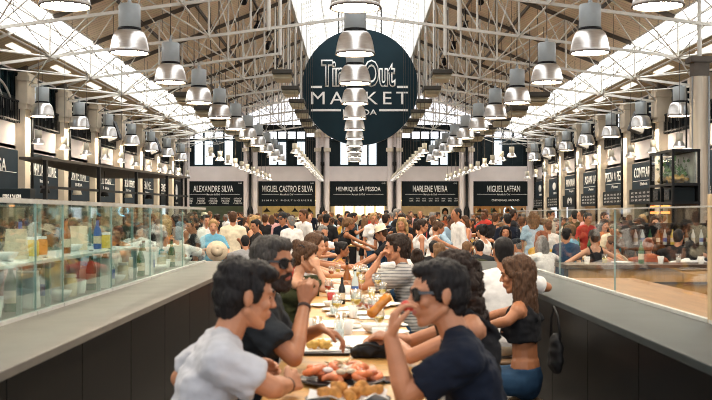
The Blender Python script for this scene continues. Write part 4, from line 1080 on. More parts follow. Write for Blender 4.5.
# bottles, jars, cups, bowls: one builder each, copies share meshes
COLS = {'amber': (.30, .10, .02), 'green': (.03, .12, .04), 'clear': (.55, .62, .60), 'white': (.78, .76, .72), 'cream': (.66, .56, .40), 'red': (.45, .04, .03), 'blue': (.05, .12, .35), 'brown': (.16, .07, .03), 'orange': (.65, .25, .04), 'yellow': (.70, .50, .08), 'black': (.015, .015, .015)}
def cm(c, rough=.2): return mat('ware_' + c, COLS[c], rough, var=.08)
m_clear = mat_glass('drink_glass', (.95, .965, .96), .10)
WARE = {}
def ware(kind, col):
    """First call builds the thing; later calls copy it with its parts."""
    key = (kind, col)
    if key in WARE: return copy_tree(WARE[key])
    r = empty(kind)
    if kind == 'bottle':
        b = MB(); b.lathe([(.033, 0), (.036, .01), (.036, .15), (.030, .18), (.014, .22), (.013, .27)], n=12, cap0=True, cap1=True); b.build('glass_body', cm(col, .1), r)
        b = MB(); b.lathe([(.0368, .05), (.0368, .12)], n=12); b.build('paper_label', cm('cream' if col != 'clear' else 'blue', .7), r)
        b = MB(); b.lathe([(.0145, .265), (.0145, .285)], n=10, cap0=True, cap1=True); b.build('bottle_cap', cm('black'), r)
    elif kind == 'jar':
        b = MB(); b.lathe([(.042, 0), (.046, .01), (.046, .11), (.036, .125)], n=12, cap0=True, cap1=True); b.build('jar_body', cm(col, .15), r)
        b = MB(); b.lathe([(.040, .125), (.040, .145)], n=12, cap0=True, cap1=True); b.build('lid', cm('white', .4), r)
    elif kind == 'wine_glass':
        b = MB(); b.lathe([(.034, 0), (.030, .004), (.005, .01), (.0045, .085), (.02, .10), (.036, .13), (.036, .16), (.030, .20), (.0285, .20), (.034, .16), (.034, .132), (.018, .104), (.001, .10)], n=14, cap0=True); b.build('glass_bowl', m_clear, r)
        b = MB(); b.lathe([(.001, .105), (.017, .106), (.0335, .133), (.0335, .14), (.001, .14)], n=12); b.build('drink', cm({'clear': 'yellow'}.get(col, col), .1), r)
    elif kind == 'tumbler':
        b = MB(); b.lathe([(.028, 0), (.036, .12), (.0335, .12), (.027, .008), (.001, .008)], n=14, cap0=True); b.build('glass_cup', m_clear, r)
        b = MB(); b.lathe([(.001, .009), (.027, .0095), (.031, .07), (.001, .07)], n=12); b.build('drink', cm(col, .1), r)
    elif kind == 'plate':
        b = MB(); b.lathe([(.06, 0), (.10, .006), (.135, .018), (.137, .021), (.10, .012), (.001, .008)], n=24, cap0=True); b.build('plate_rim', cm('white', .25), r)
    elif kind == 'bowl':
        b = MB(); b.lathe([(.04, 0), (.075, .03), (.09, .06), (.086, .06), (.07, .033), (.001, .012)], n=20, cap0=True); b.build('bowl_wall', cm(col, .3), r)
    elif kind == 'cup':
        b = MB(); b.lathe([(.028, 0), (.040, .09), (.037, .09), (.027, .01), (.001, .01)], n=14, cap0=True); b.build('cup_wall', cm(col, .5), r)
    elif kind == 'paper_bag':
        b = MB(); b.hexa([(-.07, -.05, 0), (.07, -.05, 0), (.07, .05, 0), (-.07, .05, 0), (-.075, -.02, .19), (.075, -.02, .20), (.075, .02, .20), (-.075, .02, .19)]); b.build('bag_side', cm(col, .8), r)
        b = MB(); b.box(-.076, .076, -.014, .014, .19, .215); b.build('folded_top', cm(col, .8), r)
    elif kind == 'bread_loaf':
        b = MB(); 
        for k in range(7): b.ell((-.09 + .03 * k, 0, .045), (.035, .06, .045), nu=10, nv=7)
        me = blob('loaf', b, .009, 2); me.materials.append(cm(col, .7)); link('crust', me, r)
    elif kind == 'crate':
        b = MB(); b.box(-.15, .15, -.11, .11, 0, .01)
        for z in (.02, .06, .10): b.box(-.15, .15, -.11, -.10, z, z + .03); b.box(-.15, .15, .10, .11, z, z + .03); b.box(-.15, -.14, -.10, .10, z, z + .03); b.box(.14, .15, -.10, .10, z, z + .03)
        b.build('slat_side', cm(col, .7), r)
        b = MB(); b.box(-.13, .13, -.095, .095, .01, .10); b.build('contents', cm('cream', .9), r)
    WARE[key] = r
    return r
def put(kind, col, loc, label, cat, group=None, rz=0.0, sc=1.0):
    o = ware(kind, col); o.location = loc; o.rotation_euler = (0, 0, rz); o.scale = (sc,) * 3
    for k in ('label', 'category', 'group'):
        if k in o.keys(): del o[k]
    tag(o, label, cat, group); return o
rr = random.Random(11)
# left display case: goods on the counter and on the glass shelf
kinds = [('jar', 'cream'), ('jar', 'amber'), ('bowl', 'white'), ('jar', 'white'), ('bottle', 'clear'), ('crate', 'cream'), ('paper_bag', 'white'), ('bread_loaf', 'cream'), ('bottle', 'green'), ('jar', 'red'), ('cup', 'white'), ('bread_loaf', 'white')]
cnt = {}
y = 4.0; i = 0
while y < 13.4:
    for x in (-2.16, -2.36):
        k, c = kinds[(i * 5 + (3 if x < -2.2 else 0)) % len(kinds)]; i += 1
        n = cnt.get((k, c, 0), 0); cnt[(k, c, 0)] = n + 1
        put(k, c, (x - .04 * rr.random(), y + .04 * rr.random(), CT), '%s %s, %snearest of its kind on the counter behind the greenish glass' % (c, k.replace('_', ' '), nth(n)), k.replace('_', ' '), 'goods on the left counter behind the glass', rr.uniform(-.2, .2) + (PI / 2 if k in ('crate', 'bread_loaf') else 0), 1.15 if k != 'crate' else .9)
    y += .32
y = 4.1; i = 0
kinds2 = [('jar', 'orange'), ('bottle', 'blue'), ('bowl', 'white'), ('bottle', 'amber'), ('jar', 'yellow'), ('paper_bag', 'cream'), ('cup', 'white')]
while y < 9.6:
    k, c = kinds2[(i * 3) % 7]; i += 1; n = cnt.get((k, c, 1), 0); cnt[(k, c, 1)] = n + 1
    put(k, c, (-2.3 + .08 * rr.uniform(-1, 1), y, CT + .322), '%s %s, %snearest of its kind on the glass shelf of the display case' % (c, k.replace('_', ' '), nth(n)), k.replace('_', ' '), 'goods on the glass shelf', rr.random(), .95)
    y += .26
# right bar: worktop, wooden counter, back shelves with bottles
r = thing('bar_worktop', 'tan wooden worktop behind the clear glass of the right counter', 'worktop')
b = MB(); b.box(2.14, 3.15, 4.4, 11.6, .90, .95); b.build('worktop_board', mat('worktop_wood', (.33, .165, .06), .5, var=.2, scale=3, stretch=(4, .5, 1), spec=.2), r); b = MB()
b.box(2.2, 3.1, 4.5, 11.5, 0, .90); b.build('cabinet_body', m_black, r)
r = thing('wooden_bar', 'wooden plank bar with dark top edge behind the clear glass', 'bar', (0, 12.2, 0))
b = MB()
for k in range(9): b.box(2.55 + k * .45, 2.55 + k * .45 + .443, 0, .06, 0, 1.02)
b.build('plank_front', mat('bar_plank', (.50, .27, .095), .5, var=.2, scale=3, stretch=(5, 1, .6), spec=.2), r)
b = MB(); b.box(2.5, 6.65, -.05, .65, 1.02, 1.07); b.build('top_board', mat('dark_wood_edge', (.06, .034, .02), .5, spec=.2), r)
b = MB(); b.box(2.55, 6.6, -.03, 0, .84, .87); b.build('rail', MATS['dark_wood_edge'], r)
b = MB(); b.box(2.6, 6.55, .06, .55, 0, 1.0); b.build('cabinet_body', m_black, r)
for i in range(16):
    k, c = [('cup', 'white'), ('tumbler', 'yellow'), ('plate', 'white'), ('bottle', 'green'), ('cup', 'white'), ('tumbler', 'clear')][i % 6]
    n = cnt.get((k, c, 2), 0); cnt[(k, c, 2)] = n + 1
    put(k, c, (2.8 + i * .23, 12.35 + .2 * rr.random(), 1.07), '%s %s, %sfrom the glass of its kind on the wooden bar' % (c, k, nth(n) or 'first '), k, 'tableware on the wooden bar')
r = thing('bottle_shelf', 'black back bar shelf full of bottles at the right edge', 'shelf', (0, 15.2, 0))
for z in (.9, 1.22, 1.54): b = MB(); b.box(4.1, 6.6, 0, .35, z - .03, z); b.build('shelf_board', m_black, r)
for x in (4.08, 5.35, 6.6): b = MB(); b.box(x - .03, x + .03, 0, .38, 0, 1.58); b.build('shelf_post', m_black, r)
b = MB(); b.box(4.1, 6.6, .36, .40, 0, 1.52); b.build('back_panel', m_dark, r)
cl = ['clear', 'amber', 'green', 'yellow', 'white', 'brown', 'red', 'clear']
for z, zn in ((.9, 'lowest'), (1.22, 'middle')):
    for i in range(22):
        c = cl[(i * 3 + int(z * 10)) % 8]; n = cnt.get((z, c), 0); cnt[(z, c)] = n + 1
        put('bottle', c, (4.2 + i * .107, 15.30 + .08 * rr.random(), z), '%s bottle, %sfrom the left of that colour on the %s back bar shelf' % (c, nth(n) or 'first ', zn), 'bottle', 'bottles on the back bar shelf', 0, .85)
# kiosk tower with the planted glass case on top
Y = 20.0; kx = (673 - VX) * Y / FPX; s = thing('kiosk_tower', 'black kiosk tower with planted glass case on top, beside the steel column', 'kiosk', (kx, Y, 0))
zt = EYE + 66 * Y / FPX; zm = EYE + 32 * Y / FPX; kw, kd = .5, 1.5
for x in (0, kw):
    for yy in (0, .75, kd): b = MB(); b.box(x - .022, x + .022, yy - .022, yy + .022, 0, zt); b.build('corner_post', m_black, s)
for z in (zt, zm, zm - .36, .9): b = MB(); b.box(-.025, kw + .025, -.025, kd + .025, z - .05, z); b.build('shelf_board', m_black, s)
b = MB(); b.box(kw - .02, kw, 0, kd, 0, zm); b.build('back_panel', m_black, s)
b = MB(); b.box(-.006, -.001, .02, kd - .02, zm, zt - .05); b.build('side_glass', m_glass_r, s)
b = MB(); b.box(.02, kw - .02, -.006, -.001, zm, zt - .05); b.build('front_glass', m_glass_r, s)
b = MB(); b.box(kw - .06, kw - .03, .05, kd - .05, zm, zt - .05); b.build('backdrop_panel', mat('case_back', (.42, .46, .42), .6, var=.5, scale=4), s)
b = MB(); rq = random.Random(3)
for k in range(150):
    c = V((rq.uniform(.06, .36), rq.uniform(.1, 1.4), zm + .08 + abs(rq.gauss(0, .24)))); a = rq.uniform(0, 6.28); d = V((math.cos(a) * .07, math.sin(a) * .12, rq.uniform(-.04, .14))); n_ = d.cross(V((1, 0, .3))).normalized() * .035
    if c.z + .15 > zt: continue
    b.add([c, c + d * .5 + n_, c + d, c + d * .5 - n_], [(0, 1, 2, 3)])
b.build('foliage', mat('case_leaves', (.05, .17, .04), .6, var=.7, scale=7), s)
b = MB()
for k in range(34): b.ell((rq.uniform(.06, .4), rq.uniform(.1, 1.4), zm + .04 + .12 * rq.random()), (.07, .09, .05), nu=8, nv=6)
b.build('fruit', mat('case_fruit', (.42, .27, .07), .5, var=.6, scale=9), s)
for yy in (.36, 1.1):
    b = MB(); b.box(.02, kw - .05, yy - .28, yy + .28, zm - .36, zm - .08); b.build('oven_unit', m_dark, s)
    b = MB(); b.box(-.02, .0, yy - .16, yy + .16, zm - .32, zm - .12); b.build('oven_door', mat('oven_glass', (.02, .025, .03), .2), s)
for yy, z in ((.36, zm - .48), (1.1, zm - .48), (.36, zm - .60), (1.1, zm - .60)):
    b = MB(); b.box(-.06, -.02, yy - .24, yy + .24, z, z + .05); b.build('heat_lamp', mat_emit('heat_glow', (1.0, .28, .07), 1.3) if 'heat_glow' not in MATS else MATS['heat_glow'], s)
p = at(691, 215, 20.6); b = MB(); b.box(-.08, .08, -.03, .03, 0, .50); o = b.build('lit_screen', mat_emit('screen_glow', (.85, .90, 1.0), 1.0)); o.location = at(687, 172, 21.5); tag(o, 'bright white screen hung between the kiosk tower and the steel column', 'screen')
b = MB(); b.tube((0, .04, .5), (0, .04, 1.5), .02); b.build('hanger', m_black, o)
# steel clad column
Y = 22.0; p = at(699.5, 215, Y); s = thing('steel_column', 'tall brushed steel column by the right edge of the photo', 'column', (p.x, Y, 0))
zt = EYE + 138 * Y / FPX
b = MB(); b.lathe([(.205, 0), (.205, zt)], n=28, cap0=True, cap1=True); b.build('steel_shaft', m_steel, s)
b = MB(); b.box(-.16, .16, -.16, .16, zt, zt + .30); b.box(-.24, .24, -.2, .2, zt + .3, zt + .42); b.build('top_bracket', m_rafter, s)
b = MB(); b.tube((0, 0, zt + .4), (0, 0, roof_h(p.x) - .05), .05); b.build('hanger', m_white, s)
b = MB(); b.tube((-.19, -.1, .0), (-.19, -.1, zt), .012); b.tube((.15, -.16, 0), (.15, -.16, zt), .02); b.build('seam_strip', m_grey, s)
# black canopy over the left kiosk
s = thing('kiosk_canopy', 'flat black canopy frame over the kiosk left of the display case', 'canopy', (0, 0, 0))
zc = EYE + 1.22
b = MB(); b.hexa([(-7.35, 22.6, zc), (-6.85, 22.6, zc), (-5.5, 34.5, zc), (-8.6, 34.5, zc), (-7.35, 22.6, zc + .06), (-6.85, 22.6, zc + .06), (-5.5, 34.5, zc + .06), (-8.6, 34.5, zc + .06)]); b.build('roof_slab', mat('canopy_dark', (.045, .038, .030), .6), s, fixn=True)
for t in (0.02, .30, .55, .80, .98):
    x = -6.9 + 1.35 * t; y = 22.7 + 11.7 * t
    for xx in (x,): b = MB(); b.box(xx - .04, xx + .04, y - .05, y + .05, 0, zc); b.build('post', m_black, s)
b = MB(); b.bar((-6.9, 22.7, EYE + .62), (-5.55, 34.4, EYE + .62), .04, .06); b.build('rail', m_black, s)
b = MB(); b.box(-8.2, -7.0, 22.8, 34.3, 0, 1.0); b.build('counter', m_dark, s)
for k in range(5):
    x = -7.35 + .2 * k; y = 24.5 + 2.1 * k; r = thing('shaded_pendant', 'small pendant with pale shade under the black canopy, %snearest' % nth(k), 'lamp', (x, y, EYE + .52), 0, 'pendants under the black canopy')
    b = MB(); b.lathe([(.03, .14), (.09, .12), (.13, 0), (.12, 0), (.08, .10)], n=14); b.build('lamp_shade', [m_black, mat('shade_cream', (.75, .70, .58), .5)][k % 2], r)
    b = MB(); b.ell((0, 0, .04), (.06, .06, .04)); b.build('bulb', m_warm, r)
    b = MB(); b.tube((0, 0, .13), (0, 0, zc - EYE - .525), .008, n=6); b.build('cable', m_black, r)
# black box sign of the near kiosk
c = at(15, 198, 15); s = thing('kiosk_sign', 'black box sign standing above the greenish glass at the left edge', 'sign', (c.x - .1, 15, 0))
b = MB(); b.box(-.30, .32, 0, .25, c.z - .14, c.z + .14); b.build('box', m_dark, s, bevel=.01)
text('ESTRELA DA BEIRA', m_letter, s, (.06, -.004, c.z + .01), .27, .085, name='lettering', offset=.01)
for x in (-.2, .24): b = MB(); b.box(x - .02, x + .02, .1, .14, 0, c.z); b.build('post', m_black, s)
b = MB(); b.box(.02, .10, -.02, 0, c.z - .125, c.z - .10); b.build('orange_light', MATS['heat_glow'], s)

# ---------------------------------------------------------------- communal table and what is on it
TZ = 1.0; TXL, TXR = -.335, .31
r = thing('communal_table', 'long light wooden communal table down the middle between the two bars', 'table', (0, 0, 0))
b = MB(); b.box(TXL, TXR, 2.7, 12.8, TZ - .045, TZ); b.build('tabletop', m_wood, r, bevel=.006)
for y in (3.0, 6.2, 9.4, 12.5):
    for x in (-.26, .24): b = MB(); b.box(x - .035, x + .035, y - .035, y + .035, 0, TZ - .045); b.build('leg', m_black, r)
def tp(px, py): y = (EYE - TZ) * FPX / (py - VY); return V(((px - VX) * y / FPX, y, TZ))
m_slate = mat('slate_tray', (.020, .022, .026), .4); m_paper = mat('white_paper', (.80, .79, .76), .8, var=.03)
# near platter with prawns
c = tp(342, 383)
b = MB(); b.lathe([(.10, 0), (.165, .012), (.172, .02), (.16, .018), (.10, .009), (.001, .008)], n=30, cap0=True, sx=1.0, sy=1.05); o = b.build('serving_platter', m_slate); o.location = c; tag(o, 'round dark platter heaped with prawns at the near end of the table', 'platter')
pm = [mat('prawn_orange', (.70, .20, .07), .35, var=.35, scale=40), mat('prawn_pink', (.72, .34, .22), .35, var=.3, scale=40)]
def prawn():
    r = empty('prawn'); b = MB()
    b.path([(.028 * math.cos(t), .028 * math.sin(t), .012) for t in [i * .42 for i in range(9)]], [.005, .010, .012, .013, .013, .012, .010, .008, .004], n=8); b.build('shell', pm[0], r)
    b = MB(); b.add([(.028, 0, .012), (.045, -.015, .016), (.040, -.022, .012), (.026, -.020, .010)], [(0, 1, 2, 3)]); b.add([(.028, 0, .006), (.045, -.015, .010), (.040, -.022, .006), (.026, -.020, .004)], [(3, 2, 1, 0)]); b.build('tail', pm[1], r); return r
pr = None; rp = random.Random(4)
for k in range(34):
    a, q = rp.uniform(0, 6.28), .125 * math.sqrt(rp.random()); o = pr if pr and k == 0 else None
    if pr is None: pr = prawn(); o = pr
    else: o = copy_tree(pr)
    o.location = c + V((q * math.cos(a), q * math.sin(a), .012 + .014 * (k % 3))); o.scale = (1.25,) * 3; o.rotation_euler = (rp.uniform(-.3, .3), rp.uniform(-.3, .3), rp.uniform(0, 6.28)); tag(o, 'orange cooked prawn heaped on the round dark platter', 'prawn', 'prawns on the platter')
for k in range(9):
    a, q = rp.uniform(0, 6.28), .11 * math.sqrt(rp.random()); b = MB(); b.ell((0, 0, .012), (.022, .016, .012), nu=8, nv=6); o = b.build('garlic_piece', m_paper if k % 2 else cm('cream', .6)); o.location = c + V((q * math.cos(a), q * math.sin(a) + .02, .045)); tag(o, 'pale piece of onion scattered over the prawns', 'onion', 'onion pieces on the prawns')
b = MB()
for k in range(40):
    p = V((rp.gauss(0, .03), rp.gauss(.05, .03), rp.uniform(.04, .075))); d = V((rp.uniform(-.03, .03), rp.uniform(-.03, .03), rp.uniform(-.01, .012))); b.tube(p, p + d, .003, n=5)
o = b.build('salad_garnish', mat('garnish', (.50, .38, .20), .7, var=.4, scale=30)); o.location = c; tag(o, 'tangle of pale shredded garnish on top of the prawns', 'garnish', kind='stuff')
# nearest bowl
c = tp(348, 413)
b = MB(); b.lathe([(.07, 0), (.13, .03), (.145, .05), (.14, .05), (.12, .03), (.001, .01)], n=28, cap0=True); o = b.build('serving_bowl', m_slate); o.location = c; tag(o, 'dark bowl of croquettes on white paper at the bottom edge of the photo', 'bowl')
b = MB(); n = 16
vs = [(0, 0, .028)] + [((.125 + .02 * (i % 2)) * math.cos(2 * PI * i / n), (.125 + .02 * (i % 2)) * math.sin(2 * PI * i / n), .058 + .012 * (i % 3)) for i in range(n)]
b.add(vs, [(0, 1 + i, 1 + (i + 1) % n) for i in range(n)]); o = b.build('paper_liner', m_paper); md = o.modifiers.new('t', 'SOLIDIFY'); md.thickness = .002; o.location = c; tag(o, 'crumpled white paper liner inside the dark bowl of croquettes', 'paper')
def lump(name, m, rad, seed, vox=.006):
    b = MB(); b.ell((0, 0, rad[2]), rad, nu=12, nv=8); me = blob(name, b, vox, 1, [(rad[2] * .35, (40 + seed, 40, 40))]); me.materials.append(m); return link(name, me)
for k in range(9):
    a, q = k * 2.4, .02 + .028 * math.sqrt(k); o = lump('croquette', mat('croquette', (.52, .22, .04), .7, var=.4, scale=40), (.032, .024, .022), k); o.location = c + V((q * math.cos(a), q * math.sin(a), .045 + .012 * (k % 2))); o.rotation_euler = (0, 0, a); tag(o, 'golden fried croquette in the dark paper lined bowl', 'croquette', 'croquettes in the dark bowl')
# tray with potatoes
c = tp(322, 352)
b = MB(); b.hexa([(-.15, -.14, 0), (.13, -.14, 0), (.13, .14, 0), (-.15, .14, 0), (-.16, -.15, .016), (.14, -.15, .016), (.14, .15, .016), (-.16, .15, .016)]); o = b.build('food_tray', m_slate, bevel=.006); o.location = c; tag(o, 'flat dark tray with white paper and potatoes by the bent elbow', 'tray')
b = MB(); b.box(-.12, .11, -.11, .11, 0, .003); o = b.build('paper_sheet', m_paper); o.location = c + V((0, 0, .017)); o.rotation_euler = (0, 0, .2); tag(o, 'white paper sheet lying in the flat dark tray', 'paper')
for k, (dx, dy) in enumerate(((-.04, -.05), (.02, -.06), (-.01, .0))):
    o = lump('potato', mat('potato', (.66, .40, .08), .6, var=.2, scale=20), (.034, .026, .022), 20 + k); o.location = c + V((dx, dy, .02)); tag(o, ['leftmost golden potato in the flat dark tray', 'rightmost golden potato in the flat dark tray', 'golden potato behind the other two in the dark tray'][k], 'potato', 'potatoes in the tray')
c = tp(408, 347); b = MB(); b.hexa([(-.18, -.10, 0), (.08, -.10, 0), (.08, .10, 0), (-.18, .10, 0), (-.19, -.11, .016), (.09, -.11, .016), (.09, .11, .016), (-.19, .11, .016)]); o = b.build('food_tray', mat('tray_blue', (.03, .06, .12), .4), bevel=.006); o.location = c; tag(o, 'dark blue tray beyond the black bag', 'tray')
b = MB(); b.box(-.16, .06, -.08, .08, 0, .012); o = b.build('folded_napkin', m_paper); o.location = c + V((0, 0, .017)); tag(o, 'stack of white napkins lying in the dark blue tray', 'napkin')
# black bag and phone
b = MB(); b.cap((-.09, 0, .03), (.10, .01, .026), .034, .03); b.ell((-.03, 0, .04), (.06, .045, .035)); b.ell((.05, .01, .032), (.07, .04, .03)); b.ell((-.02, .02, .05), (.03, .03, .03))
me = blob('pouch', b, .008, 2, [(.010, (30, 30, 30))]); me.materials.append(mat('black_fabric', (.010, .010, .011), .7)); r = thing('soft_bag', 'crumpled soft black pouch lying across the table', 'bag', tp(377, 358)); link('pouch', me, r)
b = MB(); b.path([(-.09, -.02, .06), (-.04, -.045, .07), (.03, -.045, .055), (.09, -.03, .02)], .006, n=6); b.build('strap', mat('black_fabric', (0, 0, 0)), r)
r = thing('phone', 'black phone lying on bare wood beside the bent arm', 'phone', tp(389, 381), .3)
b = MB(); b.box(-.035, .035, -.07, .07, 0, .008); b.build('case', m_black, r, bevel=.004); b = MB(); b.box(-.031, .031, -.064, .064, .008, .0088); b.build('screen', mat('phone_glass', (.01, .012, .016), .05), r)
# tableware further along
def pt(kind, col, px, py, label, sc=1.0): return put(kind, col, tp(px, py), label, kind.replace('_', ' '), 'tableware on the communal table', rr.random() * 6, sc)
pt('plate', 'white', 352, 342, 'white plate nearest on the communal table', .9)
pt('plate', 'white', 390, 334, 'white plate between the two pairs of hands', .8)
pt('plate', 'white', 338, 328, 'white plate in front of the bearded man', .8)
pt('plate', 'white', 383, 306, 'white plate in front of the striped shirt', 1.0)
pt('plate', 'white', 344, 316, 'white plate beside the clear wine glass', .9)
pt('wine_glass', 'clear', 356, 322, 'stemmed glass with pale drink, nearest on the table')
pt('tumbler', 'clear', 341, 334, 'clear tumbler nearest on the table'); pt('tumbler', 'green', 374, 319, 'short tumbler with green drink beside the bread')
pt('wine_glass', 'clear', 357, 289, 'tall stemmed glass, left of the pair before the striped shirt', 1.05); pt('wine_glass', 'amber', 364, 288, 'tall stemmed glass, right of the pair before the striped shirt', 1.05)
pt('bottle', 'amber', 347, 293, 'brown beer bottle standing mid table', .9); pt('bottle', 'clear', 355, 298, 'clear water bottle with blue label mid table', .8)
pt('bottle', 'black', 342, 304, 'small dark bottle mid table', .7)
pt('cup', 'red', 331, 302, 'red cup mid table', .8); pt('bowl', 'white', 333, 308, 'white bowl mid table near the olive blouse', .8)
rr2 = random.Random(9); k = 0
tkinds = [('tumbler', 'yellow'), ('plate', 'white'), ('cup', 'white'), ('wine_glass', 'red'), ('bowl', 'white'), ('tumbler', 'clear'), ('cup', 'white'), ('plate', 'white'), ('wine_glass', 'clear'), ('plate', 'white')]
taken = []
cnt2 = {}
for k in range(44):
    kd, cl_ = tkinds[k % 10]
    for _ in range(40):
        y = rr2.uniform(5.6, 12.6); x = rr2.uniform(TXL + .1, TXR - .1); rad = .13 if kd == 'plate' else .09 if kd == 'bowl' else .05
        pxy = (VX + x * FPX / y, VY + (EYE - TZ) * FPX / y)
        if all((x - a) ** 2 + (y - c_) ** 2 > (rad + d) ** 2 for a, c_, d in taken): break
    else: continue
    taken.append((x, y, rad)); n = cnt2.get((kd, cl_), 0); cnt2[(kd, cl_)] = n + 1
    put(kd, cl_, (x, y, TZ), '%s %s in the clutter on the communal table, %sof its kind' % (cl_, kd.replace('_', ' '), nth(n) or 'first '), kd.replace('_', ' '), 'tableware on the communal table', rr2.random() * 6, .85)
for k, (px, py) in enumerate(((366, 338), (330, 341), (375, 300), (396, 326), (352, 309))):
    b = MB(); vs = []; n = 6; 
    for i in range(n):
        for j in range(n): vs.append((-.07 + .14 * i / 5, -.06 + .12 * j / 5, .004 + .018 * abs(noise.noise(V((i * .9, j * .8, k * 3.1))))))
    b.add(vs, [(i * n + j, (i + 1) * n + j, (i + 1) * n + j + 1, i * n + j + 1) for i in range(n - 1) for j in range(n - 1)], True)
    o = b.build('paper_napkin', m_paper); o.location = tp(px, py); md = o.modifiers.new('t', 'SOLIDIFY'); md.thickness = .002
    tag(o, 'crumpled white paper napkin, %snearest on the communal table' % nth([1, 0, 4, 2, 3][k]), 'napkin', 'paper napkins')

for k, (px, py, rz) in enumerate(((392, 283, .1), (350, 296, -.2), (336, 322, .3), (372, 330, -.1), (378, 275, .2), (345, 281, -.3), (400, 318, .15))):
    b = MB(); b.box(-.14, .14, -.10, .10, 0, .002); o = b.build('paper_placemat', m_paper); p = tp(px, py); p.x = max(TXL + .15, min(TXR - .15, p.x)); o.location = p + V((0, 0, .0005 * (k + 1))); o.rotation_euler = (0, 0, rz)
    order = sorted(range(7), key=lambda i: -(283, 296, 322, 330, 275, 281, 318)[i]).index(k)
    tag(o, 'white paper placemat lying under the clutter, %snearest on the communal table' % nth(order), 'placemat', 'paper placemats')
for k in range(16):
    kd, cl_ = [('tumbler', 'clear'), ('wine_glass', 'clear'), ('plate', 'white'), ('cup', 'white')][k % 4]
    for _ in range(60):
        y = rr2.uniform(5.0, 9.5); x = rr2.uniform(TXL + .1, TXR - .1); rad = .12 if kd == 'plate' else .045
        if all((x - a) ** 2 + (y - c_) ** 2 > (rad + d) ** 2 for a, c_, d in taken): break
    else: continue
    taken.append((x, y, rad)); n = cnt2.get((kd, cl_), 0); cnt2[(kd, cl_)] = n + 1
    put(kd, cl_, (x, y, TZ + .005), '%s %s in the clutter on the communal table, %sof its kind' % (cl_, kd.replace('_', ' '), nth(n) or 'first '), kd.replace('_', ' '), 'tableware on the communal table', rr2.random() * 6, .85)
# ---------------------------------------------------------------- seats
def stool_proto():
    r = empty('bar_stool')
    b = MB(); b.lathe([(.001, .625), (.15, .625), (.165, .64), (.165, .66), (.15, .668), (.001, .668)], n=18); b.build('seat', mat('stool_seat', (.22, .13, .07), .5), r)
    for k in range(4):
        a = PI / 4 + k * PI / 2; b = MB(); b.tube((.11 * math.cos(a), .11 * math.sin(a), .63), (.19 * math.cos(a), .19 * math.sin(a), 0), .014); b.build('leg', m_black, r)
    b = MB(); b.path([(.165 * math.cos(2 * PI * t / 20), .165 * math.sin(2 * PI * t / 20), .22) for t in range(21)], .008, n=6); b.build('foot_ring', m_black, r)
    return r
STOOL = [None]
NSTOOL = [0]
def stool(x, y, h=.66, label=None):
    o = stool_proto() if STOOL[0] is None else copy_tree(STOOL[0])
    if STOOL[0] is None: STOOL[0] = o
    o.location = (x, y, 0); o.scale = (1, 1, (h - .07) / .668)
    for k in ('label', 'category', 'group'):
        if k in o.keys(): del o[k]
    NSTOOL[0] += 1
    tag(o, label or 'round wooden stool under a seated person in the crowd', 'stool', 'stools of the crowd' if not label else None)
    return o

# ---------------------------------------------------------------- the people at the table
D = dict(detail=True)
stripes = mat_planks('striped_knit', (.50, .48, .45), (.36, .35, .34), (PI / 2, 0, 0), width=.026, length=9, mortar=.004, line=(.13, .13, .14), rough=.9)
make_figure(dict(D, vox=.0048, seat=.68, lean=17, twist=0, hyaw=10, hpitch=8, skin='light', top=('tshirt', 'white'), topmat=mat('tshirt_pale_grey', (.50, .50, .53), .9, var=.05, scale=25, bump=.2, sheen=.2), bottom=('trousers', 'charcoal'), hair=('quiff', 'black'), brows=True, loose=.016,
    warmR=((-.27, 3.40, 1.09), (-.235, 3.66, 1.055)), warmL=((-.635, 3.78, 1.06), (-.41, 3.88, 1.06)),
    handR=dict(d=(.35, .8, .12), pn=(-.7, .3, -.3), q=(0, 0, 1), curl=.75), handL=dict(d=(.8, .35, .1), pn=(.3, -.8, -.2), q=(0, 0, 1), curl=.7), band='R'),
    'man in a pale grey t-shirt with dark hair, seated nearest on the left', (-.57, 3.52), 12, .95)
stool(-.57, 3.52, .68, 'stool under the man in the pale grey t-shirt')
make_figure(dict(D, seat=.73, lean=9, hyaw=-26, hpitch=4, skin='tan', top=('tshirt', 'charcoal'), bottom=('trousers', 'black'), hair=('short', 'dark grey'), beard='dark brown', glasses='on', brows=True, loose=.018,
    warmR=((-.25, 4.28, 1.065), (-.215, 4.50, 1.27)), warmL=((-.32, 4.78, 1.06), (-.15, 4.62, 1.15)),
    handR=dict(d=(-.02, .1, 1), pn=(.3, .9, 0), q=(.9, -.3, .2), curl=.95), handL=dict(d=(.75, -.2, -.25), pn=(.1, -.3, -.9), q=(.2, -.9, .2), curl=.5), band='R'),
    'bearded man in dark sunglasses and charcoal t-shirt leaning an elbow on the table', (-.475, 4.56), -8, .95)
stool(-.475, 4.56, .73, 'stool under the bearded man in sunglasses')
make_figure(dict(D, vox=.0048, seat=.675, lean=15, hyaw=14, hpitch=4, skin='light', top=('tshirt', 'navy'), bottom=('trousers', 'denim blue'), hair=('receding', 'black'), glasses='on', brows=True, loose=.014,
    warmL=((.175, 3.50, 1.045), (.125, 3.50, 1.245)), warmR=((.52, 3.98, 1.02), (.42, 3.86, .83)),
    handL=dict(d=(.16, .05, .9), pn=(.95, .1, -.15), q=(0, -1, .2), curl=.6), handR=dict(d=(-.8, -.1, -.2), pn=(0, 0, -1), q=(0, -1, .2), curl=.5)),
    'man in a navy t-shirt and sunglasses eating something red, nearest on the right', (.475, 3.62), 176, .95)
stool(.475, 3.62, .675, 'stool under the man in the navy t-shirt')
b = MB(); b.ell((0, 0, 0), (.024, .018, .020), nu=12, nv=8); me = blob('bite', b, .005, 1, [(.008, (50, 50, 50))]); me.materials.append(mat('red_food', (.62, .05, .03), .35, var=.2)); o = link('red_morsel', me); o.location = at(407, 306, 3.50); tag(o, 'red bite of food held to the mouth of the man in navy', 'food')
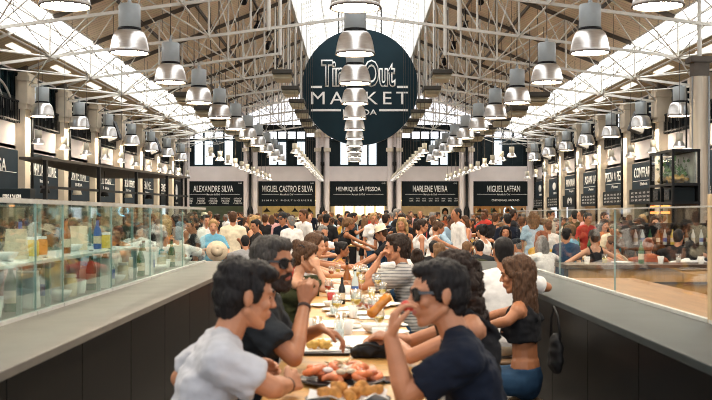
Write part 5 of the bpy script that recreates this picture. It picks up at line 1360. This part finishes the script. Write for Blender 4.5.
make_figure(dict(D, fem=True, seat=.66, lean=12, hyaw=42, hpitch=4, skin='light', top=('tank', 'black'), bottom=('trousers', 'denim blue'), hair=('curly', 'dark brown'), glasses='head', brows=True,
    warmL=((.245, 4.50, 1.04), (.17, 4.72, 1.10)), warmR=((.26, 4.95, 1.05), (.15, 4.80, 1.09)),
    handL=dict(d=(-.8, .4, .1), pn=(.1, .3, -.9), q=(.2, .8, .3), curl=.6), handR=dict(d=(-.8, -.2, -.1), pn=(0, .3, -.9), q=(0, -1, .3), curl=.55)),
    'woman with long dark curly hair and sunglasses on her head, behind the man in navy', (.60, 4.62), 178, .95)
stool(.60, 4.62, .66, 'stool under the woman with curly hair')
b = MB(); 
for t in range(6): b.ell((-.05 + .02 * t, 0, .025 + .004 * t), (.022, .028, .024), nu=10, nv=7)
me = blob('bread_roll', b, .006, 2, [(.006, (30, 30, 30))]); me.materials.append(cm('orange', .7)); o = link('bread_roll', me); o.location = at(383, 312, 4.78); o.rotation_euler = (0, -.5, .4); tag(o, 'golden bread roll held up over the middle of the table', 'bread')
make_figure(dict(D, fem=True, seat=.50, lean=3, hyaw=6, hpitch=8, skin='tan', top=('crop', 'black'), bottom=('trousers', 'denim blue'), hair=('verylong', 'brown'), brows=True,
    warmL=((.985, 6.60, .98), (.86, 6.75, .93)), warmR=((.98, 7.05, .98), (.86, 6.95, .95)),
    handL=dict(d=(-.9, .3, .1), pn=(.2, .6, -.7), q=(0, 0, 1), curl=.5), handR=dict(d=(-.9, -.3, .1), pn=(.2, -.6, -.7), q=(0, 0, 1), curl=.5)),
    'woman with long brown hair in a black crop top and jeans before the right bar', (1.13, 6.78), 158, 1.0)
stool(1.13, 6.78, .50, 'stool under the woman in the black crop top').scale = (.7, .7, .45 / .668)
# bag hung on her stool side
r = thing('shoulder_bag', 'black shoulder bag hanging against the right bar behind the crop top woman', 'bag', (1.36, 6.95, .62), .3)
b = MB(); b.cap((0, 0, .05), (0, 0, .17), .085, .075, sx=.5, side=(1, 0, 0)); me = blob('pouch', b, .012, 2, [(.01, (20, 20, 20))]); me.materials.append(MATS['black_fabric']); link('pouch', me, r)
b = MB(); b.path([(0, -.07, .20), (0, -.03, .36), (0, .02, .42), (0, .06, .34), (0, .07, .2)], .008, n=6); b.build('strap', MATS['black_fabric'], r)
make_figure(dict(fem=False, seat=.64, lean=10, hyaw=12, hpitch=2, skin='tan', top=('tshirt', 'white'), bottom=('shorts', 'beige'), hair=('short', 'black'), vox=.010, voxc=.014,
    warmR=((1.50, 8.00, 1.10), (1.40, 8.25, 1.085)), warmL=((1.02, 8.25, 1.08), (1.20, 8.42, 1.10))),
    'person in a white t-shirt leaning one arm on the right bar, back turned', (1.13, 7.85), 78, .97)
stool(1.13, 7.85, .64, 'stool under the person leaning on the right bar')
make_figure(dict(D, vox=.008, voxc=.012, seat=.62, lean=10, hyaw=5, hpitch=2, skin='light', top=('tshirt', 'grey'), topmat=stripes, bottom=('trousers', 'denim blue'), hair=('short', 'dark brown'), brows=True, loose=.02,
    warmL=((.075, 8.70, 1.06), (.20, 8.72, 1.26)), warmR=((.14, 9.05, 1.09), (.02, 8.85, 1.07)), handL=dict(d=(.3, .1, .7), pn=(.8, 0, -.1), q=(0, .9, .1), curl=.7)),
    'man in a striped grey shirt resting his chin on his hand', (.50, 8.82), 176)
stool(.50, 8.82, .62, 'stool under the man in the striped shirt')
make_figure(dict(D, vox=.008, voxc=.012, fem=True, seat=.60, lean=13, hyaw=-12, hpitch=14, skin='fair', top=('offshoulder', 'olive'), bottom=('trousers', 'denim blue'), hair=('bun', 'brown'), glasses='head', brows=True,
    warmR=((-.215, 8.42, 1.05), (-.30, 8.46, 1.22)), warmL=((-.24, 8.85, 1.07), (-.10, 8.70, 1.06)), handR=dict(d=(-.2, .1, .9), pn=(-.3, .6, 0), q=(-.6, 0, .3), curl=.9)),
    'woman in an olive off-shoulder top resting her chin on her fist', (-.56, 8.55), 2, .95)
stool(-.56, 8.55, .60, 'stool under the woman in the olive top')
make_figure(dict(fem=True, vox=.011, voxc=.014, seat=.64, lean=12, hyaw=-10, hpitch=10, skin='fair', top=('tank', 'white'), bottom=('trousers', 'denim blue'), hair=('long', 'brown'), warmR=((-.26, 10.0, 1.08), (-.12, 10.15, 1.06)), warmL=((-.26, 10.5, 1.08), (-.12, 10.3, 1.06))),
    'woman with loose brown hair seated beyond the olive top', (-.54, 10.25), 4, .96)
stool(-.54, 10.25, .64, 'stool under the woman with loose brown hair')
make_figure(dict(fem=True, vox=.012, voxc=.015, seat=.60, lean=12, hyaw=-10, hpitch=14, skin='tan', top=('tank', 'mustard'), bottom=('trousers', 'black'), hair=('ponytail', 'black'), warmR=((-.26, 11.7, 1.08), (-.12, 11.9, 1.06)), warmL=((-.26, 12.2, 1.08), (-.12, 12.05, 1.06))),
    'woman in a mustard top seated at the far end of the long table', (-.54, 11.95), 0, .95)
stool(-.54, 11.95, .60, 'stool under the woman in the mustard top')

# ---------------------------------------------------------------- tables of the crowd
def hall_table(x, y, lx, ly, label, z=.97):
    r = thing('high_table', label, 'table', (x, y, 0), 0, 'wooden high tables of the hall')
    b = MB(); b.box(-lx / 2, lx / 2, -ly / 2, ly / 2, z - .035, z); b.build('tabletop', m_wood, r, bevel=.006)
    for a in (-1, 1):
        for c in (-1, 1): b = MB(); b.box(a * (lx / 2 - .1) - .03, a * (lx / 2 - .1) + .03, c * (ly / 2 - .1) - .03, c * (ly / 2 - .1) + .03, 0, z - .035); b.build('leg', m_black, r)
    return r
TABLES = []
cn = {}
rt = random.Random(21)
def add_table(x, y, lx, ly, label):
    hall_table(x, y, lx, ly, label); TABLES.append((x, y, lx, ly))
    for k in range(int(ly * 2.2)):
        kd, cl_ = [('tumbler', 'yellow'), ('cup', 'white'), ('bottle', 'green'), ('wine_glass', 'clear'), ('plate', 'white'), ('cup', 'red')][rt.randrange(6)]
        put(kd, cl_, (x + rt.uniform(-lx / 2 + .15, lx / 2 - .15), y - ly / 2 + .25 + k * .44, .97), '%s %s, %snearest on the %s' % (cl_, kd.replace('_', ' '), nth(k), label.replace('wooden ', '').replace('right of the middle with yellow drinks', 'with yellow drinks')), kd.replace('_', ' '), 'tableware on the high tables')
add_table(.15, 24.2, 1.5, 1.0, 'wooden high table at the middle behind the long table')
add_table(2.15, 22.0, 1.6, 1.0, 'wooden high table right of the middle with yellow drinks')
add_table(-3.1, 25.0, .8, 5.0, 'wooden high table left of the middle')
add_table(3.0, 32.0, .8, 6.0, 'wooden high table farther off right of the middle')
add_table(-1.4, 34.0, .8, 6.0, 'wooden high table farther off left of the middle')
add_table(-6.0, 17.4, .8, 6.0, 'wooden high table behind the greenish glass')
add_table(5.4, 30.0, .8, 7.0, 'wooden high table beyond the kiosk tower')
add_table(4.1, 18.4, .8, 3.6, 'wooden high table behind the clear glass')
add_table(-6.3, 40.0, .8, 8.0, 'wooden high table near the far left stalls')
add_table(6.6, 42.0, .8, 8.0, 'wooden high table near the far right stalls')

# ---------------------------------------------------------------- the crowd: those one can pick out in the photo, by pixel and depth
OCC = [(-.5, 3.4), (-.5, 4.5), (.5, 3.6), (.5, 4.6), (1.1, 6.8), (1.1, 7.9), (.46, 8.8), (-.53, 8.55), (-.5, 10.2), (-.44, 11.95)]
def pp(px, y): return ((px - VX) * y / FPX, y)
def P_(px, top_y, key, y, face, top, hair, bottom=('trousers', 'denim blue'), skin='light', hat=None, where='', extra='', glasses=False):
    """px: column of the head, top_y: row of the head top in the photo; the scale follows from the depth."""
    z = EYE + (VY - top_y) * y / FPX
    base = 1.715 if 'sit' not in key and 'eat' not in key and 'chin' not in key else 1.50
    if 'reach' in key: base = 1.66 if key[0] == 'f' else 1.62
    if hat: base += .03
    s = max(.84, min(1.10, z / base)); x, y = pp(px, y)
    for _ in range(14):
        if all((x - a) ** 2 + (y - c) ** 2 > (.42 if 'reach' in key or 'hips' in key else .30) for a, c in OCC) and not any(abs(x - a) < lx / 2 + .2 and abs(y - c) < ly / 2 + .2 for a, c, lx, ly in TABLES): break
        y += .14; x = pp(px, y)[0]
    OCC.append((x, y))
    place(key, (x, y), face, top, hair, bottom, skin, hat, s, glasses, where, extra)
    if base < 1.54: stool(x, y, .66 * s)
W_, DB = 'white', 'denim blue'
A1, A2, A3, A4, A5 = 'left of centre', 'mid hall', 'right of centre', 'behind greenish glass', 'behind clear glass'
P_(233, 213, 'm_stand', 19, 100, ('tshirt', 'cream'), ('short', 'brown'), ('shorts', 'charcoal'), where=A1, extra='back turned')
P_(213, 221, 'f_drink', 16.5, -80, ('tshirt', 'sky blue'), ('bun', 'blond'), ('skirt', 'beige'), skin='fair', where=A1, extra='holding a straw hat')
P_(258, 221, 'm_drink', 18, 200, ('tshirt', 'black'), ('short', 'black'), where=A1, extra='eating')
P_(246, 237, 'm_sit', 16, 100, ('tshirt', 'grey'), ('short', 'black'), where=A1)
P_(265, 215, 'm_stand', 23, 90, ('tshirt', 'black'), ('short', 'brown'), where=A1, extra='back turned')
P_(292, 217, 'm_stand', 19.5, 120, ('tshirt', 'white'), ('cropped', 'grey'), ('trousers', 'beige'), where=A1, extra='back turned')
P_(281, 213, 'm_stand', 22, 60, ('shirt', 'pink'), ('short', 'dark brown'), where=A1)
P_(303, 213, 'm_stand', 27, 100, ('tshirt', 'white'), ('short', 'black'), where=A1)
P_(318, 227, 'm_sit', 17, -60, ('tshirt', 'white'), ('receding', 'grey'), where=A2)
P_(310, 233, 'f_sit', 15, -30, ('tank', 'beige'), ('long', 'brown'), where=A2)
P_(341, 221, 'f_reach', 19, 10, ('tank', 'black'), ('ponytail', 'light brown'), ('skirt', 'black'), skin='tan', where=A2)
P_(326, 215, 'm_stand', 22, 80, ('tshirt', 'black'), ('short', 'black'), where=A2)
P_(333, 244, 'f_sit', 13.6, 20, ('tank', 'mustard'), ('bun', 'black'), skin='tan', where=A2)
P_(297, 246, 'f_sit', 12.6, 70, ('tshirt', 'red'), ('bun', 'dark brown'), where=A2)
P_(385, 215, 'm_stand', 21, 60, ('tshirt', 'navy'), ('short', 'dark brown'), where=A2)
P_(397, 229, 'm_reach', 14.6, 168, ('tshirt', 'black'), ('short', 'brown'), hat='straw', where=A2)
P_(402, 219, 'f_stand', 17.5, -95, ('tank', 'black'), ('long', 'blond'), ('skirt', 'black'), skin='light', where=A2)
P_(372, 214, 'f_stand', 23, -60, ('tshirt', 'white'), ('bun', 'blond'), where=A2)
P_(419, 221, 'f_stand', 17, 10, ('tank', 'white'), ('ponytail', 'dark brown'), ('skirt', 'white'), where=A3)
P_(430, 226, 'f_reach', 16.4, 4, ('tank', 'white'), ('bun', 'brown'), ('skirt', 'white'), where=A3)
P_(446, 219, 'm_reach', 20, -70, ('shirt', 'light blue'), ('short', 'black'), skin='brown', where=A3)
P_(460, 222, 'm_stand', 21, 190, ('tshirt', 'white'), ('short', 'dark brown'), where=A3)
P_(466, 217, 'f_drink', 22.5, 200, ('tank', 'pink'), ('long', 'brown'), where=A3)
P_(484, 226, 'f_stand', 16.2, 140, ('tank', 'white'), ('bun', 'black'), ('skirt', 'beige'), skin='fair', where=A3, extra='back turned')
P_(505, 227, 'f_stand', 16.8, -85, ('tshirt', 'white'), ('long', 'black'), ('trousers', 'black'), where=A3)
P_(508, 215, 'm_stand', 20, 95, ('tshirt', 'navy'), ('short', 'black'), where=A3, extra='back turned')
P_(495, 214, 'm_stand', 22, 60, ('tshirt', 'black'), ('short', 'brown'), where=A3)
P_(406, 246, 'm_sit', 13.7, 120, ('tshirt', 'white'), ('short', 'grey'), hat='cap', where=A2)
P_(448, 245, 'f_sit', 13.5, 150, ('tshirt', 'beige'), ('long', 'light brown'), where=A3)
P_(433, 243, 'm_sit', 14, 80, ('tshirt', 'black'), ('short', 'black'), where=A3)
P_(463, 250, 'm_sit', 14.6, 60, ('tshirt', 'olive'), ('short', 'light brown'), where=A3)
P_(482, 252, 'm_sit', 14.6, 100, ('tshirt', 'charcoal'), ('short', 'black'), where=A3)
P_(420, 252, 'f_sit', 11.2, 100, ('tshirt', 'grey'), ('bun', 'dark brown'), where=A2)
# behind the clear glass
P_(534, 212, 'f_stand', 19, 80, ('tshirt', 'light blue'), ('long', 'light brown'), where=A5, extra='back turned')
P_(522, 218, 'm_stand', 20.5, 70, ('tshirt', 'beige'), ('short', 'brown'), where=A5)
P_(549, 221, 'm_stand', 17.6, 110, ('tshirt', 'white'), ('short', 'brown'), where=A5)
P_(536, 233, 'f_sit', 15.5, 40, ('tshirt', 'mustard'), ('long', 'red'), where=A5)
P_(547, 238, 'f_sit', 14.6, 110, ('tshirt', 'white'), ('long', 'grey'), where=A5, extra='back turned')
P_(525, 240, 'm_sit', 16, 150, ('tshirt', 'grey'), ('short', 'grey'), hat='cap', where=A5)
P_(573, 226, 'm_stand', 15.6, 150, ('shirt', 'sky blue'), ('short', 'light brown'), where=A5)
P_(566, 230, 'm_stand', 14.6, 60, ('tshirt', 'denim blue'), ('short', 'black'), where=A5)
P_(595, 233, 'f_hips', 13.7, 100, ('tank', 'black'), ('bun', 'dark brown'), skin='fair', where=A5, extra='back turned')
P_(613, 223, 'm_stand', 17, 95, ('tshirt', 'cream'), ('short', 'brown'), where=A5, extra='back turned')
P_(603, 221, 'f_drink', 18.8, -70, ('tshirt', 'orange'), ('long', 'black'), where=A5)
P_(632, 228, 'm_reach', 15.8, 170, ('tshirt', 'teal'), ('short', 'dark brown'), where=A5)
P_(624, 238, 'f_sit', 13.9, 170, ('tank', 'beige'), ('ponytail', 'brown'), where=A5)
P_(651, 242, 'f_sit', 13.7, 90, ('tshirt', 'rust'), ('bun', 'red'), where=A5, extra='back turned')
P_(676, 232, 'm_sit', 14.4, 60, ('tshirt', 'black'), ('short', 'black'), where=A5)
P_(695, 243, 'f_sit', 13.4, 100, ('tshirt', 'white'), ('long', 'black'), where=A5, extra='back turned')
P_(586, 214, 'm_stand', 21, -60, ('tshirt', 'red'), ('short', 'black'), where=A5)
P_(642, 216, 'f_stand', 20, -100, ('tshirt', 'beige'), ('long', 'blond'), where=A5)
# behind the greenish glass
P_(14, 232, 'm_reach', 10.2, 70, ('tshirt', 'rust'), ('short', 'dark brown'), where=A4)
P_(48, 226, 'f_stand', 10.8, -20, ('tshirt', 'olive'), ('bun', 'brown'), where=A4)
P_(28, 224, 'm_stand', 10.2, 150, ('tshirt', 'charcoal'), ('short', 'black'), where=A4)
P_(98, 228, 'm_stand', 12.5, -40, ('tshirt', 'sky blue'), ('cropped', 'blond'), where=A4)
P_(72, 222, 'm_drink', 12.2, 10, ('tshirt', 'black'), ('short', 'black'), where=A4)
P_(118, 228, 'f_stand', 14.5, -80, ('tshirt', 'orange'), ('bun', 'red'), where=A4)
P_(137, 224, 'm_stand', 14.8, 80, ('shirt', 'white'), ('short', 'brown'), where=A4)
P_(152, 233, 'f_sit', 14.2, 40, ('tshirt', 'teal'), ('long', 'black'), where=A4)
P_(165, 221, 'f_stand', 15.2, 70, ('tank', 'orange'), ('long', 'blond'), where=A4)
P_(178, 229, 'm_sit', 14.6, 100, ('tshirt', 'white'), ('short', 'grey'), where=A4)
P_(195, 220, 'm_drink', 15.2, 190, ('tshirt', 'black'), ('short', 'dark brown'), where=A4)
P_(205, 216, 'm_stand', 20, -60, ('tshirt', 'white'), ('short', 'black'), where=A4)
P_(84, 219, 'f_drink', 15, 10, ('tshirt', 'white'), ('long', 'brown'), where=A4)
# straw hat held by the woman in sky blue
J = None
b = MB(); b.lathe([(.17, .0), (.10, .012), (.094, .03), (.09, .08), (.06, .11), (.001, .112)], n=24); r = thing('straw_hat', 'straw hat held in front of the woman at the end of the greenish glass', 'hat', at(217, 251, 16.1)); r.rotation_euler = (1.25, 0, .2)
o = b.build('straw_crown', cloth_m('beige'), r); md = o.modifiers.new('t', 'SOLIDIFY'); md.thickness = .005
b = MB(); b.lathe([(.0965, .03), (.0955, .05)], n=24); b.build('hat_band', cloth_m('brown'), r)

# the rest of the crowd
rc = random.Random(77)
tops_m = [('tshirt', c) for c in ('white', 'black', 'black', 'black', 'navy', 'grey', 'charcoal', 'beige', 'charcoal', 'red', 'olive', 'navy')] + [('shirt', c) for c in ('white', 'light blue', 'pink', 'navy')]
tops_f = [('tshirt', c) for c in ('white', 'black', 'pink', 'mustard', 'teal', 'black', 'rust')] + [('tank', c) for c in ('white', 'white', 'black', 'black', 'charcoal', 'navy', 'orange')]
hm = [(s, c) for s in ('short', 'short', 'cropped', 'receding') for c in ('black', 'dark brown', 'brown', 'dark brown', 'grey', 'light brown')]
hf = [(s, c) for s in ('long', 'bun', 'ponytail', 'long') for c in ('black', 'dark brown', 'brown', 'brown', 'blond', 'light brown')]
def free(x, y, d=.55):
    if any((x - a) ** 2 + (y - c) ** 2 < d * d for a, c in OCC): return False
    for a, c, lx, ly in TABLES:
        if abs(x - a) < lx / 2 + .28 and abs(y - c) < ly / 2 + .28: return False
    if -3.0 < x < 3.4 and y < 14.3: return False
    if 2.2 < x < 6.9 and y < 13.3: return False
    if 3.8 < x < 6.9 and 14.8 < y < 16: return False
    if 5.6 < x < 7.3 and 19.3 < y < 22.1: return False
    if (x - 7.4) ** 2 + (y - 22) ** 2 < .3: return False
    if -9.3 < x < -5.0 and 22 < y < 35: return False
    if abs(x - X0) > 9.2: return False
    return True
def rnd_person(x, y, face, seated, where, ymin=0):
    f = rc.random() < .5
    if seated: key = rc.choice(['f_sit', 'f_chin'] if f else ['m_sit', 'm_eat'])
    else: key = rc.choice(['f_stand', 'f_drink', 'f_stand'] if f else ['m_stand', 'm_stand', 'm_drink'])
    s = rc.uniform(.90, .97) if f else rc.uniform(.96, 1.05)
    tp_, hr = rc.choice(tops_f if f else tops_m), rc.choice(hf if f else hm)
    hat = rc.choice(['straw', 'cap']) if rc.random() < .06 else None
    OCC.append((x, y))
    place(key, (x, y), face, tp_, hr, (rc.choice(['trousers', 'shorts', 'skirt'] if f and not seated else ['trousers', 'shorts']), rc.choice(['denim blue', 'charcoal', 'black', 'beige'])), rc.choice(['light', 'light', 'fair', 'tan', 'tan', 'brown'] if rc.random() < .7 else ['light', 'tan']), hat, s, False, where)
    if seated: stool(x, y, .66 * s)
def zone(x, y):
    px = VX + x * FPX / y
    if y < 14 * abs(x) / 2 and px < 205: return A4
    if px < 205: return A4
    if px > 516: return A5
    if y > 44: return 'by far stalls'
    return A1 if px < 310 else A2 if px < 410 else A3
# seated along the high tables
for (x, y, lx, ly) in TABLES:
    n = int(ly / .74)
    for q in (-1, 1):
        for k in range(n):
            yy = y - ly / 2 + .35 + k * (ly / n); xx = x + q * (lx / 2 + .33)
            if any((xx - a) ** 2 + (yy - c) ** 2 < .2 for a, c in OCC): continue
            if rc.random() < .82: rnd_person(xx, yy, (0 if q < 0 else 180) + rc.uniform(-18, 18), True, zone(xx, yy))
# standing, denser near the far stalls
def scatter(n, x0, x1, y0, y1, d=.66):
    k = 0; t = 0
    while k < n and t < n * 40:
        t += 1
        y = rc.uniform(y0, y1); x = rc.uniform(x0, x1)
        if abs(x) * FPX / y > 352 or not free(x, y, d): continue
        rnd_person(x, y, rc.uniform(0, 360), False, zone(x, y)); k += 1
scatter(20, -2.6, 2.6, 19, 30, .68)
scatter(34, -7, 7, 28, 42)
scatter(60, -9, 9, 42, 56.5, .58)
scatter(14, -8.5, -2.9, 14.5, 24)
scatter(16, 2.9, 9, 16.5, 28)
# labels: look first, then place, then order from the left
from collections import defaultdict
GW = {'tshirt': 't-shirt', 'shirt': 'shirt', 'tank': 'tank top'}
HWD = {'short': 'short', 'cropped': 'cropped', 'receding': 'thinning', 'long': 'long', 'bun': 'pinned-up', 'ponytail': 'tied-back'}
by = defaultdict(list)
for c in CROWD:
    pose = 'seated' if any(k in c['key'] for k in ('sit', 'eat', 'chin')) else 'standing'
    hd = {'straw': 'straw hat', 'cap': 'cap'}.get(c['hat'] and c['hat'][0]) or '%s %s hair' % (HWD[c['hair'][0]], c['hair'][1])
    c['base'] = '%s person with %s, %s %s, %s' % (pose, hd, c['top'][1], GW[c['top'][0]], c['where'])
    c['px'] = VX + c['pos'][0] * FPX / c['pos'][1]
    by[c['base']].append(c)
for base, l in by.items():
    l.sort(key=lambda c: c['px'])
    for i, c in enumerate(l):
        lab = base
        if len(l) > 1: lab = base + (', leftmost' if i == 0 else ', rightmost' if i == len(l) - 1 else ', %sfrom left' % nth(i))
        elif c['extra']: lab = base + ', ' + c['extra']
        tag(c['o'], lab, 'person', 'people of the crowd ' + c['where'])
print('CROWD', len(CROWD), 'stools', NSTOOL[0])
# ---------------------------------------------------------------- light and camera
w = bpy.data.worlds.new('world'); SC.world = w; w.use_nodes = True
bg = w.node_tree.nodes['Background']; bg.inputs[0].default_value = (.92, .95, 1.0, 1); bg.inputs[1].default_value = 0.65
cam = bpy.data.cameras.new('camera'); co = bpy.data.objects.new('camera', cam); COL.objects.link(co); SC.camera = co
co.location = (0, 0, EYE); co.rotation_euler = (PI / 2, 0, 0)
cam.sensor_width = 36; cam.lens = 36 * FPX / 712; cam.shift_x = (356 - VX) / 712; cam.shift_y = (VY - 200) / 712
cam.clip_end = 200; cam.clip_start = .05
cam.dof.use_dof = True; cam.dof.focus_distance = 26; cam.dof.aperture_fstop = 5.6
SC.cycles.filter_width = 1.0; SC.cycles.max_bounces = 14; SC.cycles.diffuse_bounces = 8; SC.cycles.transparent_max_bounces = 24
SC.view_settings.view_transform = 'Standard'; SC.view_settings.look = 'None'; SC.view_settings.gamma = 1.0; SC.view_settings.exposure = 1.18; SC.view_settings.use_curve_mapping = False
